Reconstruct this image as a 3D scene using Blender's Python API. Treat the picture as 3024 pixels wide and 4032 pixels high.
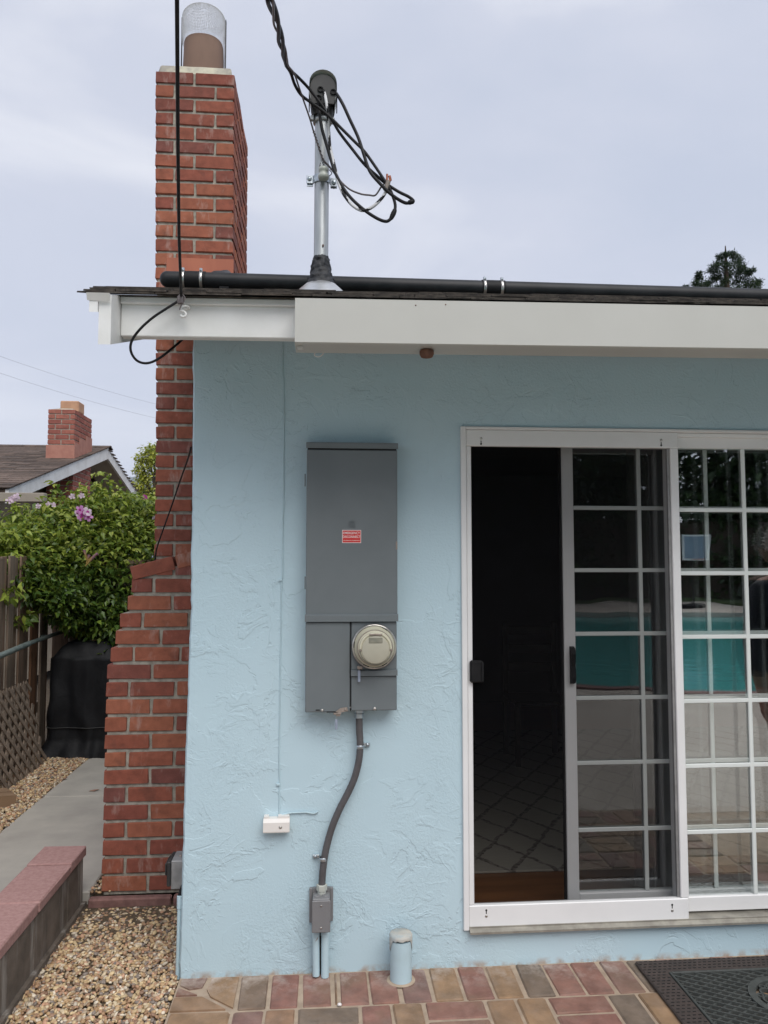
import bpy, bmesh, math, random
import numpy as np
from mathutils import Vector, Matrix, noise

for o in list(bpy.data.objects):
    bpy.data.objects.remove(o)
S = bpy.context.scene
COL = S.collection
rnd = random.Random(11)
nrs = np.random.RandomState(5)
R = math.radians

# ------------------------------------------------------------------ camera
CAM = Vector((0.54, -3.10, 1.583))
YAW, PITCH, FOC = R(4.466), R(3.718), 3030.0
cd = bpy.data.cameras.new('camera')
cam = bpy.data.objects.new('camera', cd)
COL.objects.link(cam)
FW = Vector((math.sin(YAW)*math.cos(PITCH), math.cos(YAW)*math.cos(PITCH), math.sin(PITCH)))
RT = Vector((math.cos(YAW), -math.sin(YAW), 0))
UP = RT.cross(FW)
cam.matrix_world = Matrix((RT, UP, -FW)).transposed().to_4x4()
cam.location = CAM
cd.sensor_fit = 'VERTICAL'
cd.sensor_height = 36.0
cd.sensor_width = 27.0
cd.lens = FOC/4032*36.0
cd.clip_start = 0.05
cd.clip_end = 20000
S.camera = cam

# ------------------------------------------------------------------ world, sun, exposure
SUN_EL, SUN_AZ = R(52), R(162)          # azimuth clockwise from +y
w = bpy.data.worlds.new('World')
S.world = w
w.use_nodes = True
nt = w.node_tree
nt.nodes.clear()
def WN(t, **k):
    n = nt.nodes.new(t)
    for a, b in k.items():
        setattr(n, a, b)
    return n
out = WN('ShaderNodeOutputWorld')
bg = WN('ShaderNodeBackground')
sky = WN('ShaderNodeTexSky', sky_type='NISHITA', sun_disc=False)
sky.sun_elevation = SUN_EL
sky.sun_rotation = SUN_AZ
sky.air_density = 1.0
sky.dust_density = 2.0
skm = WN('ShaderNodeVectorMath', operation='SCALE')
skm.inputs['Scale'].default_value = 0.06
nt.links.new(sky.outputs[0], skm.inputs[0])
tc = WN('ShaderNodeTexCoord')
mp = WN('ShaderNodeMapping')
mp.inputs['Scale'].default_value = (1.0, 1.0, 2.6)
mp.inputs['Location'].default_value = (0.3, 0.2, 0.55)
nt.links.new(tc.outputs['Generated'], mp.inputs[0])
n1 = WN('ShaderNodeTexNoise')
n1.inputs['Scale'].default_value = 1.7
n1.inputs['Detail'].default_value = 7
n1.inputs['Roughness'].default_value = 0.52
n1.inputs['Distortion'].default_value = 0.5
nt.links.new(mp.outputs[0], n1.inputs['Vector'])
cr = WN('ShaderNodeValToRGB')
cr.color_ramp.elements[0].position = 0.33
cr.color_ramp.elements[0].color = (0.365, 0.397, 0.478, 1)
cr.color_ramp.elements[1].position = 0.70
cr.color_ramp.elements[1].color = (0.555, 0.565, 0.605, 1)
e = cr.color_ramp.elements.new(0.52)
e.color = (0.418, 0.44, 0.512, 1)
nt.links.new(n1.outputs[0], cr.inputs[0])
mx = WN('ShaderNodeMix', data_type='RGBA')
mx.inputs[0].default_value = 0.9
nt.links.new(skm.outputs[0], mx.inputs[6])
nt.links.new(cr.outputs[0], mx.inputs[7])
nt.links.new(mx.outputs[2], bg.inputs[0])
bg.inputs[1].default_value = 1.0
nt.links.new(bg.outputs[0], out.inputs[0])

sl = bpy.data.lights.new('sun', 'SUN')
sl.energy = 1.5
sl.angle = R(45)
sl.color = (1.0, 0.965, 0.92)
so = bpy.data.objects.new('sun', sl)
COL.objects.link(so)
sd = Vector((math.sin(SUN_AZ)*math.cos(SUN_EL), math.cos(SUN_AZ)*math.cos(SUN_EL), math.sin(SUN_EL)))
so.rotation_euler = sd.to_track_quat('Z', 'Y').to_euler()
so.location = (0, -6, 12)

S.view_settings.view_transform = 'Standard'
S.view_settings.look = 'None'
S.view_settings.gamma = 1
S.view_settings.use_curve_mapping = False
S.view_settings.exposure = 0.78
S.render.engine = 'CYCLES'
S.cycles.max_bounces = 10
S.cycles.transparent_max_bounces = 24

# ------------------------------------------------------------------ pixel helpers (photo pixels 3024 x 4032)
def ray(px, py):
    return FW*FOC + RT*(px-1512) + UP*(2016-py)
def PY(px, py, Y):
    d = ray(px, py)
    return CAM + d*((Y-CAM.y)/d.y)
def PZ(px, py, Z):
    d = ray(px, py)
    return CAM + d*((Z-CAM.z)/d.z)
def PX(px, py, X):
    d = ray(px, py)
    return CAM + d*((X-CAM.x)/d.x)
def proj(p):
    v = Vector(p)-CAM
    z = v.dot(FW)
    return 1512+FOC*v.dot(RT)/z, 2016-FOC*v.dot(UP)/z
def lerp_tab(tab, t):
    if t <= tab[0][0]:
        return tab[0][1]
    for (a, x), (b, y) in zip(tab, tab[1:]):
        if t <= b:
            return x+(y-x)*(t-a)/(b-a)
    return tab[-1][1]

# ------------------------------------------------------------------ materials
MATS = {}
def nodes_for(name):
    m = bpy.data.materials.new(name)
    m.use_nodes = True
    t = m.node_tree
    t.nodes.clear()
    o = t.nodes.new('ShaderNodeOutputMaterial')
    b = t.nodes.new('ShaderNodeBsdfPrincipled')
    t.links.new(b.outputs[0], o.inputs[0])
    MATS[name] = m
    return m, t, b, o
def N(t, ty, ins=None, **k):
    n = t.nodes.new(ty)
    for a, b in k.items():
        setattr(n, a, b)
    for a, b in (ins or {}).items():
        n.inputs[a].default_value = b
    return n
def ramp(t, src, stops):
    r = t.nodes.new('ShaderNodeValToRGB')
    els = r.color_ramp.elements
    while len(els) < len(stops):
        els.new(0.5)
    for el, (p, c) in zip(els, stops):
        el.position = p
        el.color = (*c, 1) if len(c) == 3 else c
    t.links.new(src, r.inputs[0])
    return r.outputs[0]
def g3(v):
    return (v, v, v)
def mixc(t, fac, a, b, mode='MIX'):
    m = t.nodes.new('ShaderNodeMix')
    m.data_type = 'RGBA'
    m.blend_type = mode
    for i, v in ((0, fac), (6, a), (7, b)):
        if isinstance(v, (int, float)):
            m.inputs[i].default_value = v
        elif isinstance(v, tuple):
            m.inputs[i].default_value = (*v[:3], 1)
        else:
            t.links.new(v, m.inputs[i])
    return m.outputs[2]
def mth(t, op, a, b=None, clamp=False):
    m = t.nodes.new('ShaderNodeMath')
    m.operation = op
    m.use_clamp = clamp
    for i, v in ((0, a), (1, b)):
        if v is None:
            continue
        if isinstance(v, (int, float)):
            m.inputs[i].default_value = v
        else:
            t.links.new(v, m.inputs[i])
    return m.outputs[0]
def pos(t, scale=(1, 1, 1)):
    g = t.nodes.new('ShaderNodeNewGeometry')
    if scale == (1, 1, 1):
        return g.outputs['Position']
    m = t.nodes.new('ShaderNodeMapping')
    m.inputs['Scale'].default_value = scale
    t.links.new(g.outputs['Position'], m.inputs[0])
    return m.outputs[0]
def noi(t, vec, scale, detail=4, rough=0.55, dist=0.0):
    n = N(t, 'ShaderNodeTexNoise', {'Scale': scale, 'Detail': detail, 'Roughness': rough, 'Distortion': dist})
    t.links.new(vec, n.inputs['Vector'])
    return n.outputs[0]
def bump(t, b, h, strength, dist):
    n = N(t, 'ShaderNodeBump', {'Strength': strength, 'Distance': dist})
    t.links.new(h, n.inputs['Height'])
    t.links.new(n.outputs[0], b.inputs['Normal'])
    return n
def pm(name, c1, c2=None, scale=20, rough=0.6, metal=0.0, bs=0, bd=0.002, bscale=60, stretch=(1, 1, 1), spec=0.5, spread=0.12):
    m, t, b, o = nodes_for(name)
    c2 = c2 or tuple(x*0.8 for x in c1)
    p = pos(t, stretch)
    f = noi(t, p, scale, 5)
    t.links.new(ramp(t, f, [(0.5-spread, c1), (0.5+spread, c2)]), b.inputs['Base Color'])
    b.inputs['Roughness'].default_value = rough
    b.inputs['Metallic'].default_value = metal
    b.inputs['Specular IOR Level'].default_value = spec
    if bs:
        bump(t, b, noi(t, p, bscale, 6, 0.6), bs, bd)
    return m

def mat_stucco():
    m, t, b, o = nodes_for('stucco_blue')
    p = pos(t)
    a = noi(t, p, 1.1, 3)
    col = ramp(t, a, [(0.3, (0.46, 0.615, 0.685)), (0.7, (0.50, 0.65, 0.715))])
    # dirt with its own shape: dry plaster patches just above the paving
    sep = N(t, 'ShaderNodeSeparateXYZ')
    t.links.new(p, sep.inputs[0])
    low = mth(t, 'SUBTRACT', 0.022, sep.outputs[2])
    low = mth(t, 'MULTIPLY', low, 45, True)
    dn = noi(t, p, 16, 5)
    dm = mth(t, 'MULTIPLY', mth(t, 'SUBTRACT', dn, 0.45), 6, True)
    col = mixc(t, mth(t, 'MULTIPLY', low, dm), col, (0.40, 0.34, 0.29))
    t.links.new(col, b.inputs['Base Color'])
    b.inputs['Roughness'].default_value = 0.55
    n1 = noi(t, p, 4.6, 6, 0.55, 0.8)
    s1 = ramp(t, n1, [(0.46, g3(0.0)), (0.492, g3(0.12)), (0.503, g3(0.9)), (0.56, g3(1.0))])
    n2 = noi(t, pos(t, (1, 1, 1.4)), 11, 5, 0.6, 1.6)
    s2 = ramp(t, n2, [(0.53, g3(0.0)), (0.55, g3(0.75)), (0.62, g3(1.0))])
    n4 = noi(t, pos(t, (1.0, 1, 1.0)), 3.1, 3, 0.5, 1.2)
    rid = mth(t, 'SUBTRACT', 1.0, mth(t, 'MULTIPLY', mth(t, 'ABSOLUTE', mth(t, 'SUBTRACT', n4, 0.47)), 90), True)
    mask = ramp(t, noi(t, p, 1.9, 2), [(0.40, g3(0.04)), (0.58, g3(1.0))])
    mask2 = ramp(t, noi(t, pos(t, (1.3, 1, 1)), 2.7, 3), [(0.48, g3(0.0)), (0.60, g3(1.0))])
    mask3 = ramp(t, noi(t, pos(t, (1.6, 1, 0.7)), 2.2, 2), [(0.42, g3(0.10)), (0.62, g3(1.0))])
    fine = noi(t, p, 105, 5, 0.65)
    h = mth(t, 'ADD', mth(t, 'MULTIPLY', mth(t, 'MULTIPLY', s1, 0.8), mask), mth(t, 'MULTIPLY', mth(t, 'MULTIPLY', s2, 0.45), mask2))
    h = mth(t, 'ADD', h, mth(t, 'MULTIPLY', mth(t, 'MULTIPLY', rid, mask2), 0.45))
    h = mth(t, 'ADD', h, mth(t, 'MULTIPLY', mth(t, 'MULTIPLY', fine, mask3), 0.95))
    h = mth(t, 'ADD', h, mth(t, 'MULTIPLY', noi(t, p, 2.2, 2), 1.1))
    bump(t, b, h, 0.5, 0.006)
    return m
mat_stucco()

def mat_brick(name, stops, eff=0.42):
    m, t, b, o = nodes_for(name)
    oi = N(t, 'ShaderNodeObjectInfo')
    p = pos(t)
    base = ramp(t, oi.outputs['Random'], stops)
    n1 = noi(t, p, 22, 5, 0.6)
    col = mixc(t, 0.55, base, ramp(t, n1, [(0.3, g3(0.33)), (0.7, g3(0.72))]), 'OVERLAY')
    n2 = noi(t, pos(t, (1, 1, 0.35)), 13, 4, 0.7)
    wt = ramp(t, n2, [(0.56, g3(0)), (0.74, g3(eff))])
    col = mixc(t, wt, col, (0.55, 0.45, 0.40))
    n3 = noi(t, p, 9, 3)
    col = mixc(t, ramp(t, n3, [(0.62, g3(0)), (0.70, g3(0.35))]), col, (0.10, 0.045, 0.035))
    t.links.new(col, b.inputs['Base Color'])
    b.inputs['Roughness'].default_value = 0.85
    b.inputs['Specular IOR Level'].default_value = 0.3
    bump(t, b, noi(t, p, 130, 6, 0.65), 0.5, 0.0022)
    return m
mat_brick('brick_red', [(0.0, (0.185, 0.062, 0.046)), (0.3, (0.255, 0.080, 0.050)), (0.55, (0.30, 0.108, 0.062)), (0.8, (0.225, 0.068, 0.046)), (1.0, (0.165, 0.062, 0.050))])
mat_brick('brick_neighbour', [(0.0, (0.28, 0.095, 0.072)), (0.5, (0.33, 0.12, 0.088)), (1.0, (0.25, 0.085, 0.066))], 0.15)

def mat_paver():
    m, t, b, o = nodes_for('paver_clay')
    oi = N(t, 'ShaderNodeObjectInfo')
    p = pos(t)
    base = ramp(t, oi.outputs['Random'], [(0.0, (0.225, 0.105, 0.082)), (0.20, (0.235, 0.12, 0.09)), (0.24, (0.285, 0.18, 0.10)), (0.58, (0.25, 0.155, 0.090)), (0.62, (0.155, 0.118, 0.088)), (0.8, (0.18, 0.125, 0.088)), (0.84, (0.19, 0.105, 0.088)), (1.0, (0.235, 0.14, 0.098))])
    n1 = noi(t, p, 12, 5, 0.6)
    col = mixc(t, 0.75, base, ramp(t, n1, [(0.3, g3(0.30)), (0.7, g3(0.70))]), 'OVERLAY')
    n5 = noi(t, p, 5, 3)
    col = mixc(t, ramp(t, n5, [(0.52, g3(0)), (0.66, g3(0.5))]), col, (0.20, 0.135, 0.088))
    sep = N(t, 'ShaderNodeSeparateXYZ')
    t.links.new(p, sep.inputs[0])
    nearw = mth(t, 'MULTIPLY', mth(t, 'ADD', sep.outputs[1], 0.16), 6, True)
    n2 = noi(t, p, 11, 6, 0.7)
    wt = mth(t, 'MULTIPLY', mth(t, 'SUBTRACT', n2, 0.46), 4, True)
    wt = mth(t, 'MULTIPLY', wt, mth(t, 'ADD', mth(t, 'MULTIPLY', nearw, 0.85), 0.12))
    col = mixc(t, wt, col, (0.50, 0.43, 0.38))
    t.links.new(col, b.inputs['Base Color'])
    b.inputs['Roughness'].default_value = 0.72
    bump(t, b, noi(t, p, 90, 6, 0.65), 0.45, 0.002)
mat_paver()

def mat_attr(name, rough=0.6, transl=0.0, attr='col', bs=0.0, spec=0.4):
    m, t, b, o = nodes_for(name)
    a = N(t, 'ShaderNodeAttribute', attribute_name=attr)
    col = a.outputs['Color']
    t.links.new(col, b.inputs['Base Color'])
    b.inputs['Roughness'].default_value = rough
    b.inputs['Specular IOR Level'].default_value = spec
    if bs:
        bump(t, b, noi(t, pos(t), 200, 3), bs, 0.001)
    if transl:
        tr = N(t, 'ShaderNodeBsdfTranslucent')
        t.links.new(col, tr.inputs[0])
        ms = N(t, 'ShaderNodeMixShader', {0: transl})
        t.links.new(b.outputs[0], ms.inputs[1])
        t.links.new(tr.outputs[0], ms.inputs[2])
        t.links.new(ms.outputs[0], o.inputs[0])
    return m
mat_attr('pebble', 0.5, 0, bs=0.15)
mat_attr('leaf', 0.38, 0.36, spec=0.5)
mat_attr('petal', 0.6, 0.35)

def mat_wood_fence():
    m, t, b, o = nodes_for('fence_wood')
    oi = N(t, 'ShaderNodeObjectInfo')
    p = pos(t, (14, 14, 0.8))
    base = ramp(t, oi.outputs['Random'], [(0, (0.16, 0.105, 0.07)), (0.35, (0.27, 0.22, 0.17)), (0.6, (0.19, 0.10, 0.055)), (0.8, (0.24, 0.18, 0.135)), (1, (0.31, 0.27, 0.22))])
    g = noi(t, p, 3, 6, 0.6, 0.4)
    col = mixc(t, 0.8, base, ramp(t, g, [(0.3, g3(0.25)), (0.7, g3(0.75))]), 'OVERLAY')
    t.links.new(col, b.inputs['Base Color'])
    b.inputs['Roughness'].default_value = 0.85
    bump(t, b, g, 0.5, 0.003)
mat_wood_fence()

def mat_glass(name, refl, tint):
    m, t, b, o = nodes_for(name)
    t.nodes.remove(b)
    lw = N(t, 'ShaderNodeLayerWeight', {'Blend': 0.5})
    f = mth(t, 'ADD', mth(t, 'MULTIPLY', mth(t, 'POWER', lw.outputs['Facing'], 5), 0.7), refl, True)
    tr = N(t, 'ShaderNodeBsdfTransparent', {0: (*tint, 1)})
    gl = N(t, 'ShaderNodeBsdfGlossy', {'Roughness': 0.0, 0: (0.95, 0.97, 0.98, 1)})
    nn = noi(t, pos(t), 2.2, 2)
    bp = N(t, 'ShaderNodeBump', {'Strength': 0.02, 'Distance': 0.05})
    t.links.new(nn, bp.inputs['Height'])
    t.links.new(bp.outputs[0], gl.inputs['Normal'])
    ms = N(t, 'ShaderNodeMixShader')
    t.links.new(f, ms.inputs[0])
    t.links.new(tr.outputs[0], ms.inputs[1])
    t.links.new(gl.outputs[0], ms.inputs[2])
    t.links.new(ms.outputs[0], o.inputs[0])
mat_glass('door_glass', 0.18, (0.95, 0.965, 0.96))

def mat_screen():
    m, t, b, o = nodes_for('insect_screen')
    b.inputs['Base Color'].default_value = (0.010, 0.010, 0.011, 1)
    b.inputs['Specular IOR Level'].default_value = 0.0
    b.inputs['Roughness'].default_value = 0.7
    tr = N(t, 'ShaderNodeBsdfTransparent')
    ms = N(t, 'ShaderNodeMixShader', {0: 0.42})
    t.links.new(tr.outputs[0], ms.inputs[1])
    t.links.new(b.outputs[0], ms.inputs[2])
    t.links.new(ms.outputs[0], o.inputs[0])
mat_screen()

pm('mortar', (0.40, 0.375, 0.315), (0.26, 0.24, 0.20), 30, 0.95, bs=0.6, bd=0.003, bscale=90)
pm('mortar_crown', (0.50, 0.47, 0.36), (0.30, 0.28, 0.24), 14, 0.95, bs=0.6, bd=0.006, bscale=40)
pm('grout', (0.42, 0.33, 0.245), (0.33, 0.255, 0.19), 18, 0.95, bs=0.6, bd=0.002, bscale=120)
pm('white_paint', (0.75, 0.755, 0.745), (0.66, 0.665, 0.645), 5, 0.5, bs=0.2, bd=0.002, bscale=30)
pm('cream_metal', (0.475, 0.472, 0.44), (0.455, 0.452, 0.42), 3, 0.42, bs=0.05, bd=0.001, bscale=40)
pm('white_vinyl', (0.78, 0.785, 0.785), (0.74, 0.745, 0.745), 4, 0.35)
pm('muntin_white', (0.74, 0.78, 0.76), (0.70, 0.74, 0.72), 4, 0.4)
pm('panel_grey', (0.134, 0.155, 0.164), (0.146, 0.167, 0.176), 6, 0.5, bs=0.06, bd=0.0008, bscale=260)
pm('panel_gap', (0.012, 0.012, 0.013), (0.01, 0.01, 0.01), 3, 0.8)
pm('zinc', (0.52, 0.57, 0.60), (0.38, 0.42, 0.45), 40, 0.33, 0.85)
pm('galvanised', (0.50, 0.52, 0.52), (0.36, 0.38, 0.385), 9, 0.42, 0.75, stretch=(6, 6, 0.8), spread=0.2)
pm('galv_cone', (0.66, 0.67, 0.67), (0.50, 0.51, 0.52), 14, 0.35, 0.8)
pm('stainless', (0.62, 0.60, 0.56), (0.42, 0.40, 0.38), 60, 0.3, 0.9)
pm('conduit_grey', (0.092, 0.088, 0.092), (0.075, 0.071, 0.074), 30, 0.6, bs=0.3, bd=0.001, bscale=200)
pm('box_grey', (0.20, 0.20, 0.205), (0.18, 0.18, 0.185), 8, 0.5, bs=0.05, bd=0.0006, bscale=240)
pm('cabinet_alu', (0.30, 0.30, 0.30), (0.22, 0.22, 0.22), 20, 0.55, 0.2)
pm('painted_pvc', (0.47, 0.62, 0.68), (0.42, 0.555, 0.60), 9, 0.5, bs=0.15, bd=0.001, bscale=60)
pm('plaster_cap', (0.50, 0.47, 0.41), (0.38, 0.42, 0.42), 22, 0.9, bs=0.6, bd=0.004, bscale=50)
pm('white_plastic', (0.76, 0.73, 0.69), (0.73, 0.70, 0.66), 6, 0.4)
pm('black_rubber', (0.008, 0.008, 0.009), (0.013, 0.013, 0.014), 14, 0.55, spec=0.2)
pm('black_pipe', (0.010, 0.011, 0.013), (0.020, 0.021, 0.023), 9, 0.5, bs=0.1, bd=0.001, bscale=60, spec=0.3)
pm('cable_black', (0.008, 0.008, 0.009), (0.013, 0.013, 0.014), 30, 0.5, spec=0.22)
pm('cable_bare', (0.17, 0.15, 0.15), (0.10, 0.085, 0.085), 60, 0.5, 0.4)
pm('tape_white', (0.60, 0.60, 0.60), (0.52, 0.52, 0.53), 40, 0.5)
pm('copper', (0.45, 0.16, 0.09), (0.30, 0.10, 0.06), 90, 0.45, 0.5)
pm('mastic', (0.022, 0.024, 0.028), (0.014, 0.015, 0.018), 30, 0.6, bs=0.9, bd=0.006, bscale=60)
pm('ceramic_grey', (0.40, 0.42, 0.37), (0.33, 0.35, 0.31), 20, 0.35)
pm('weatherhead_top', (0.50, 0.52, 0.47), (0.42, 0.44, 0.40), 16, 0.5)
pm('weatherhead_dark', (0.035, 0.035, 0.034), (0.025, 0.025, 0.025), 22, 0.6)
pm('shingle', (0.105, 0.088, 0.074), (0.045, 0.038, 0.034), 30, 0.95, bs=0.8, bd=0.003, bscale=240)
pm('terracotta', (0.20, 0.125, 0.092), (0.16, 0.10, 0.075), 8, 0.85, bs=0.2, bd=0.002, bscale=60, stretch=(1, 1, 0.3))
pm('flashing_paint', (0.40, 0.135, 0.075), (0.33, 0.105, 0.06), 8, 0.7, bs=0.15, bd=0.003, bscale=12, stretch=(1, 1, 0.3))
pm('wire_mesh', (0.72, 0.73, 0.74), (0.62, 0.62, 0.63), 50, 0.6)
pm('concrete', (0.44, 0.415, 0.365), (0.34, 0.32, 0.285), 4.5, 0.9, bs=0.35, bd=0.002, bscale=120, spread=0.2)
pm('pool_concrete', (0.54, 0.48, 0.41), (0.47, 0.415, 0.355), 2.0, 0.9, bs=0.2, bd=0.002, bscale=60)
pm('soil', (0.10, 0.075, 0.05), (0.07, 0.052, 0.035), 12, 1.0, bs=0.7, bd=0.01, bscale=30)
pm('gravel_bed', (0.13, 0.095, 0.06), (0.07, 0.05, 0.03), 60, 1.0, bs=0.8, bd=0.01, bscale=70)
pm('cap_red', (0.37, 0.22, 0.20), (0.31, 0.175, 0.158), 60, 0.95, bs=0.8, bd=0.003, bscale=150)
def mat_block():
    m, t, b, o = nodes_for('block_stained')
    p = pos(t)
    base = ramp(t, noi(t, p, 9, 5, 0.6), [(0.35, (0.165, 0.135, 0.11)), (0.65, (0.095, 0.078, 0.062))])
    st = noi(t, pos(t, (11, 11, 1.2)), 1.0, 5, 0.65)
    col = mixc(t, ramp(t, st, [(0.54, g3(0)), (0.70, g3(0.75))]), base, (0.42, 0.40, 0.37))
    st2 = noi(t, pos(t, (7, 7, 0.8)), 1.3, 4, 0.6)
    col = mixc(t, ramp(t, st2, [(0.55, g3(0)), (0.68, g3(0.6))]), col, (0.055, 0.042, 0.034))
    t.links.new(col, b.inputs['Base Color'])
    b.inputs['Roughness'].default_value = 0.95
    bump(t, b, noi(t, p, 110, 6, 0.65), 0.6, 0.003)
mat_block()
pm('edging', (0.24, 0.13, 0.115), (0.17, 0.09, 0.08), 24, 0.95, bs=0.6, bd=0.003, bscale=110)
pm('lattice_wood', (0.27, 0.21, 0.16), (0.18, 0.14, 0.105), 20, 0.9, bs=0.4, bd=0.002, bscale=60)
pm('pipe_green_grey', (0.22, 0.27, 0.26), (0.16, 0.20, 0.19), 14, 0.5, 0.2)
pm('cover_black', (0.005, 0.0055, 0.007), (0.008, 0.0085, 0.010), 5, 0.6, bs=0.5, bd=0.015, bscale=9, spec=0.25)
pm('cardboard', (0.26, 0.17, 0.10), (0.21, 0.135, 0.08), 8, 0.9)
pm('neighbour_wall', (0.34, 0.28, 0.21), (0.30, 0.245, 0.18), 8, 0.9)
pm('neighbour_soffit', (0.52, 0.48, 0.43), (0.46, 0.42, 0.37), 6, 0.8)
pm('peeling_white', (0.80, 0.80, 0.79), (0.68, 0.67, 0.65), 5, 0.8, bs=0.4, bd=0.004, bscale=20, spread=0.14)
pm('beige_gutter', (0.32, 0.28, 0.23), (0.28, 0.245, 0.20), 5, 0.6)
pm('neighbour_shingle', (0.115, 0.082, 0.064), (0.075, 0.054, 0.044), 30, 0.95, bs=0.6, bd=0.004, bscale=120)
pm('bark', (0.09, 0.065, 0.05), (0.05, 0.038, 0.03), 12, 0.95, bs=0.7, bd=0.01, bscale=30, stretch=(2, 2, 0.5))
pm('hill_green', (0.06, 0.075, 0.05), (0.045, 0.06, 0.04), 0.01, 1.0)
pm('rubber_brown', (0.062, 0.046, 0.040), (0.045, 0.035, 0.031), 40, 0.8, bs=0.6, bd=0.002, bscale=120)
pm('rubber_green', (0.062, 0.068, 0.064), (0.045, 0.05, 0.047), 30, 0.65, bs=0.2, bd=0.001, bscale=120)
pm('sticker_red', (0.62, 0.028, 0.026), (0.58, 0.025, 0.024), 6, 0.4)
pm('sticker_white', (0.80, 0.74, 0.72), (0.78, 0.72, 0.70), 6, 0.45)
pm('hasp_metal', (0.34, 0.29, 0.255), (0.26, 0.22, 0.19), 40, 0.5, 0.3)
pm('seal_blue', (0.30, 0.34, 0.42), (0.24, 0.28, 0.36), 60, 0.35)
pm('meter_cream', (0.56, 0.545, 0.42), (0.53, 0.51, 0.39), 10, 0.25)
pm('meter_face', (0.42, 0.405, 0.325), (0.39, 0.375, 0.30), 10, 0.45)
pm('meter_display', (0.20, 0.20, 0.16), (0.26, 0.255, 0.20), 30, 0.5)
pm('rust', (0.16, 0.075, 0.045), (0.10, 0.05, 0.035), 30, 0.85)
pm('floor_wood', (0.24, 0.10, 0.035), (0.17, 0.07, 0.025), 3, 0.3, stretch=(1, 8, 1))
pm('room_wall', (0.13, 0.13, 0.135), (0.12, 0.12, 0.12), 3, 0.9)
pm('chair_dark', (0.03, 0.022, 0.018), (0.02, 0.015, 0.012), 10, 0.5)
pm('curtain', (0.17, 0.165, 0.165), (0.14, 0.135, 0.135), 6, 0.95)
pm('grass', (0.07, 0.11, 0.03), (0.05, 0.08, 0.022), 6, 1.0)
pm('backboard', (0.25, 0.33, 0.42), (0.22, 0.30, 0.38), 3, 0.3)
pm('track_alu', (0.40, 0.38, 0.33), (0.28, 0.265, 0.23), 18, 0.45, 0.4)
pm('litter_leaf', (0.32, 0.20, 0.14), (0.24, 0.13, 0.10), 60, 0.8)
pm('clay_tan', (0.50, 0.29, 0.18), (0.42, 0.235, 0.145), 10, 0.85)
pm('clay_pink', (0.42, 0.20, 0.15), (0.36, 0.16, 0.12), 10, 0.85)

def mat_nshingle():
    m = MATS['neighbour_shingle']
    t = m.node_tree
    b = [n for n in t.nodes if n.type == 'BSDF_PRINCIPLED'][0]
    src = b.inputs['Base Color'].links[0].from_socket
    oi = N(t, 'ShaderNodeObjectInfo')
    t.links.new(mixc(t, 1.0, src, ramp(t, oi.outputs['Random'], [(0, g3(0.62)), (0.5, g3(1.0)), (1, g3(1.45))]), 'MULTIPLY'), b.inputs['Base Color'])
mat_nshingle()

def mat_rug():
    m, t, b, o = nodes_for('rug_diamond')
    p = pos(t)
    sep = N(t, 'ShaderNodeSeparateXYZ')
    t.links.new(p, sep.inputs[0])
    wob = mth(t, 'MULTIPLY', mth(t, 'SUBTRACT', noi(t, p, 14, 3), 0.5), 0.06)
    u = mth(t, 'ADD', mth(t, 'ADD', sep.outputs[0], mth(t, 'MULTIPLY', sep.outputs[1], 0.62)), wob)
    v = mth(t, 'ADD', mth(t, 'SUBTRACT', sep.outputs[0], mth(t, 'MULTIPLY', sep.outputs[1], 0.62)), wob)
    def line(x):
        f = mth(t, 'FRACT', mth(t, 'MULTIPLY', x, 4.2))
        return mth(t, 'LESS_THAN', mth(t, 'ABSOLUTE', mth(t, 'SUBTRACT', f, 0.5)), 0.055)
    ln = mth(t, 'MAXIMUM', line(u), line(v))
    ln = mth(t, 'MULTIPLY', ln, ramp(t, noi(t, p, 40, 3), [(0.35, g3(0.2)), (0.6, g3(1.0))]))
    base = ramp(t, noi(t, pos(t, (1, 20, 1)), 12, 4), [(0.3, (0.36, 0.33, 0.28)), (0.7, (0.30, 0.275, 0.235))])
    t.links.new(mixc(t, ln, base, (0.10, 0.085, 0.075)), b.inputs['Base Color'])
    b.inputs['Roughness'].default_value = 1.0
mat_rug()
def mat_water():
    m, t, b, o = nodes_for('pool_water')
    b.inputs['Base Color'].default_value = (0.10, 0.42, 0.40, 1)
    b.inputs['Roughness'].default_value = 0.08
    bump(t, b, noi(t, pos(t), 3.0, 2), 0.15, 0.05)
mat_water()
def mat_person():
    m, t, b, o = nodes_for('person_clothes')
    g = N(t, 'ShaderNodeTexCoord')
    sep = N(t, 'ShaderNodeSeparateXYZ')
    t.links.new(g.outputs['Object'], sep.inputs[0])
    z = mth(t, 'DIVIDE', sep.outputs[2], 2.0)
    col = N(t, 'ShaderNodeValToRGB')
    col.color_ramp.interpolation = 'CONSTANT'
    els = col.color_ramp.elements
    els[0].color = (0.10, 0.09, 0.08, 1)
    els[1].position = 0.045
    els[1].color = (0.22, 0.17, 0.12, 1)
    for p_, c_ in ((0.49, (0.012, 0.014, 0.022)), (0.745, (0.36, 0.19, 0.14))):
        e_ = els.new(p_)
        e_.color = (*c_, 1)
    t.links.new(z, col.inputs[0])
    handm = mth(t, 'MULTIPLY', mth(t, 'GREATER_THAN', mth(t, 'ABSOLUTE', sep.outputs[0]), 0.225), mth(t, 'LESS_THAN', sep.outputs[2], 0.93))
    t.links.new(mixc(t, handm, col.outputs[0], (0.36, 0.19, 0.14)), b.inputs['Base Color'])
    b.inputs['Roughness'].default_value = 0.75
mat_person()
pm('hair_white', (0.70, 0.68, 0.65), (0.55, 0.53, 0.50), 60, 0.8)
pm('skin', (0.38, 0.20, 0.15), (0.34, 0.17, 0.125), 30, 0.55)

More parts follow.
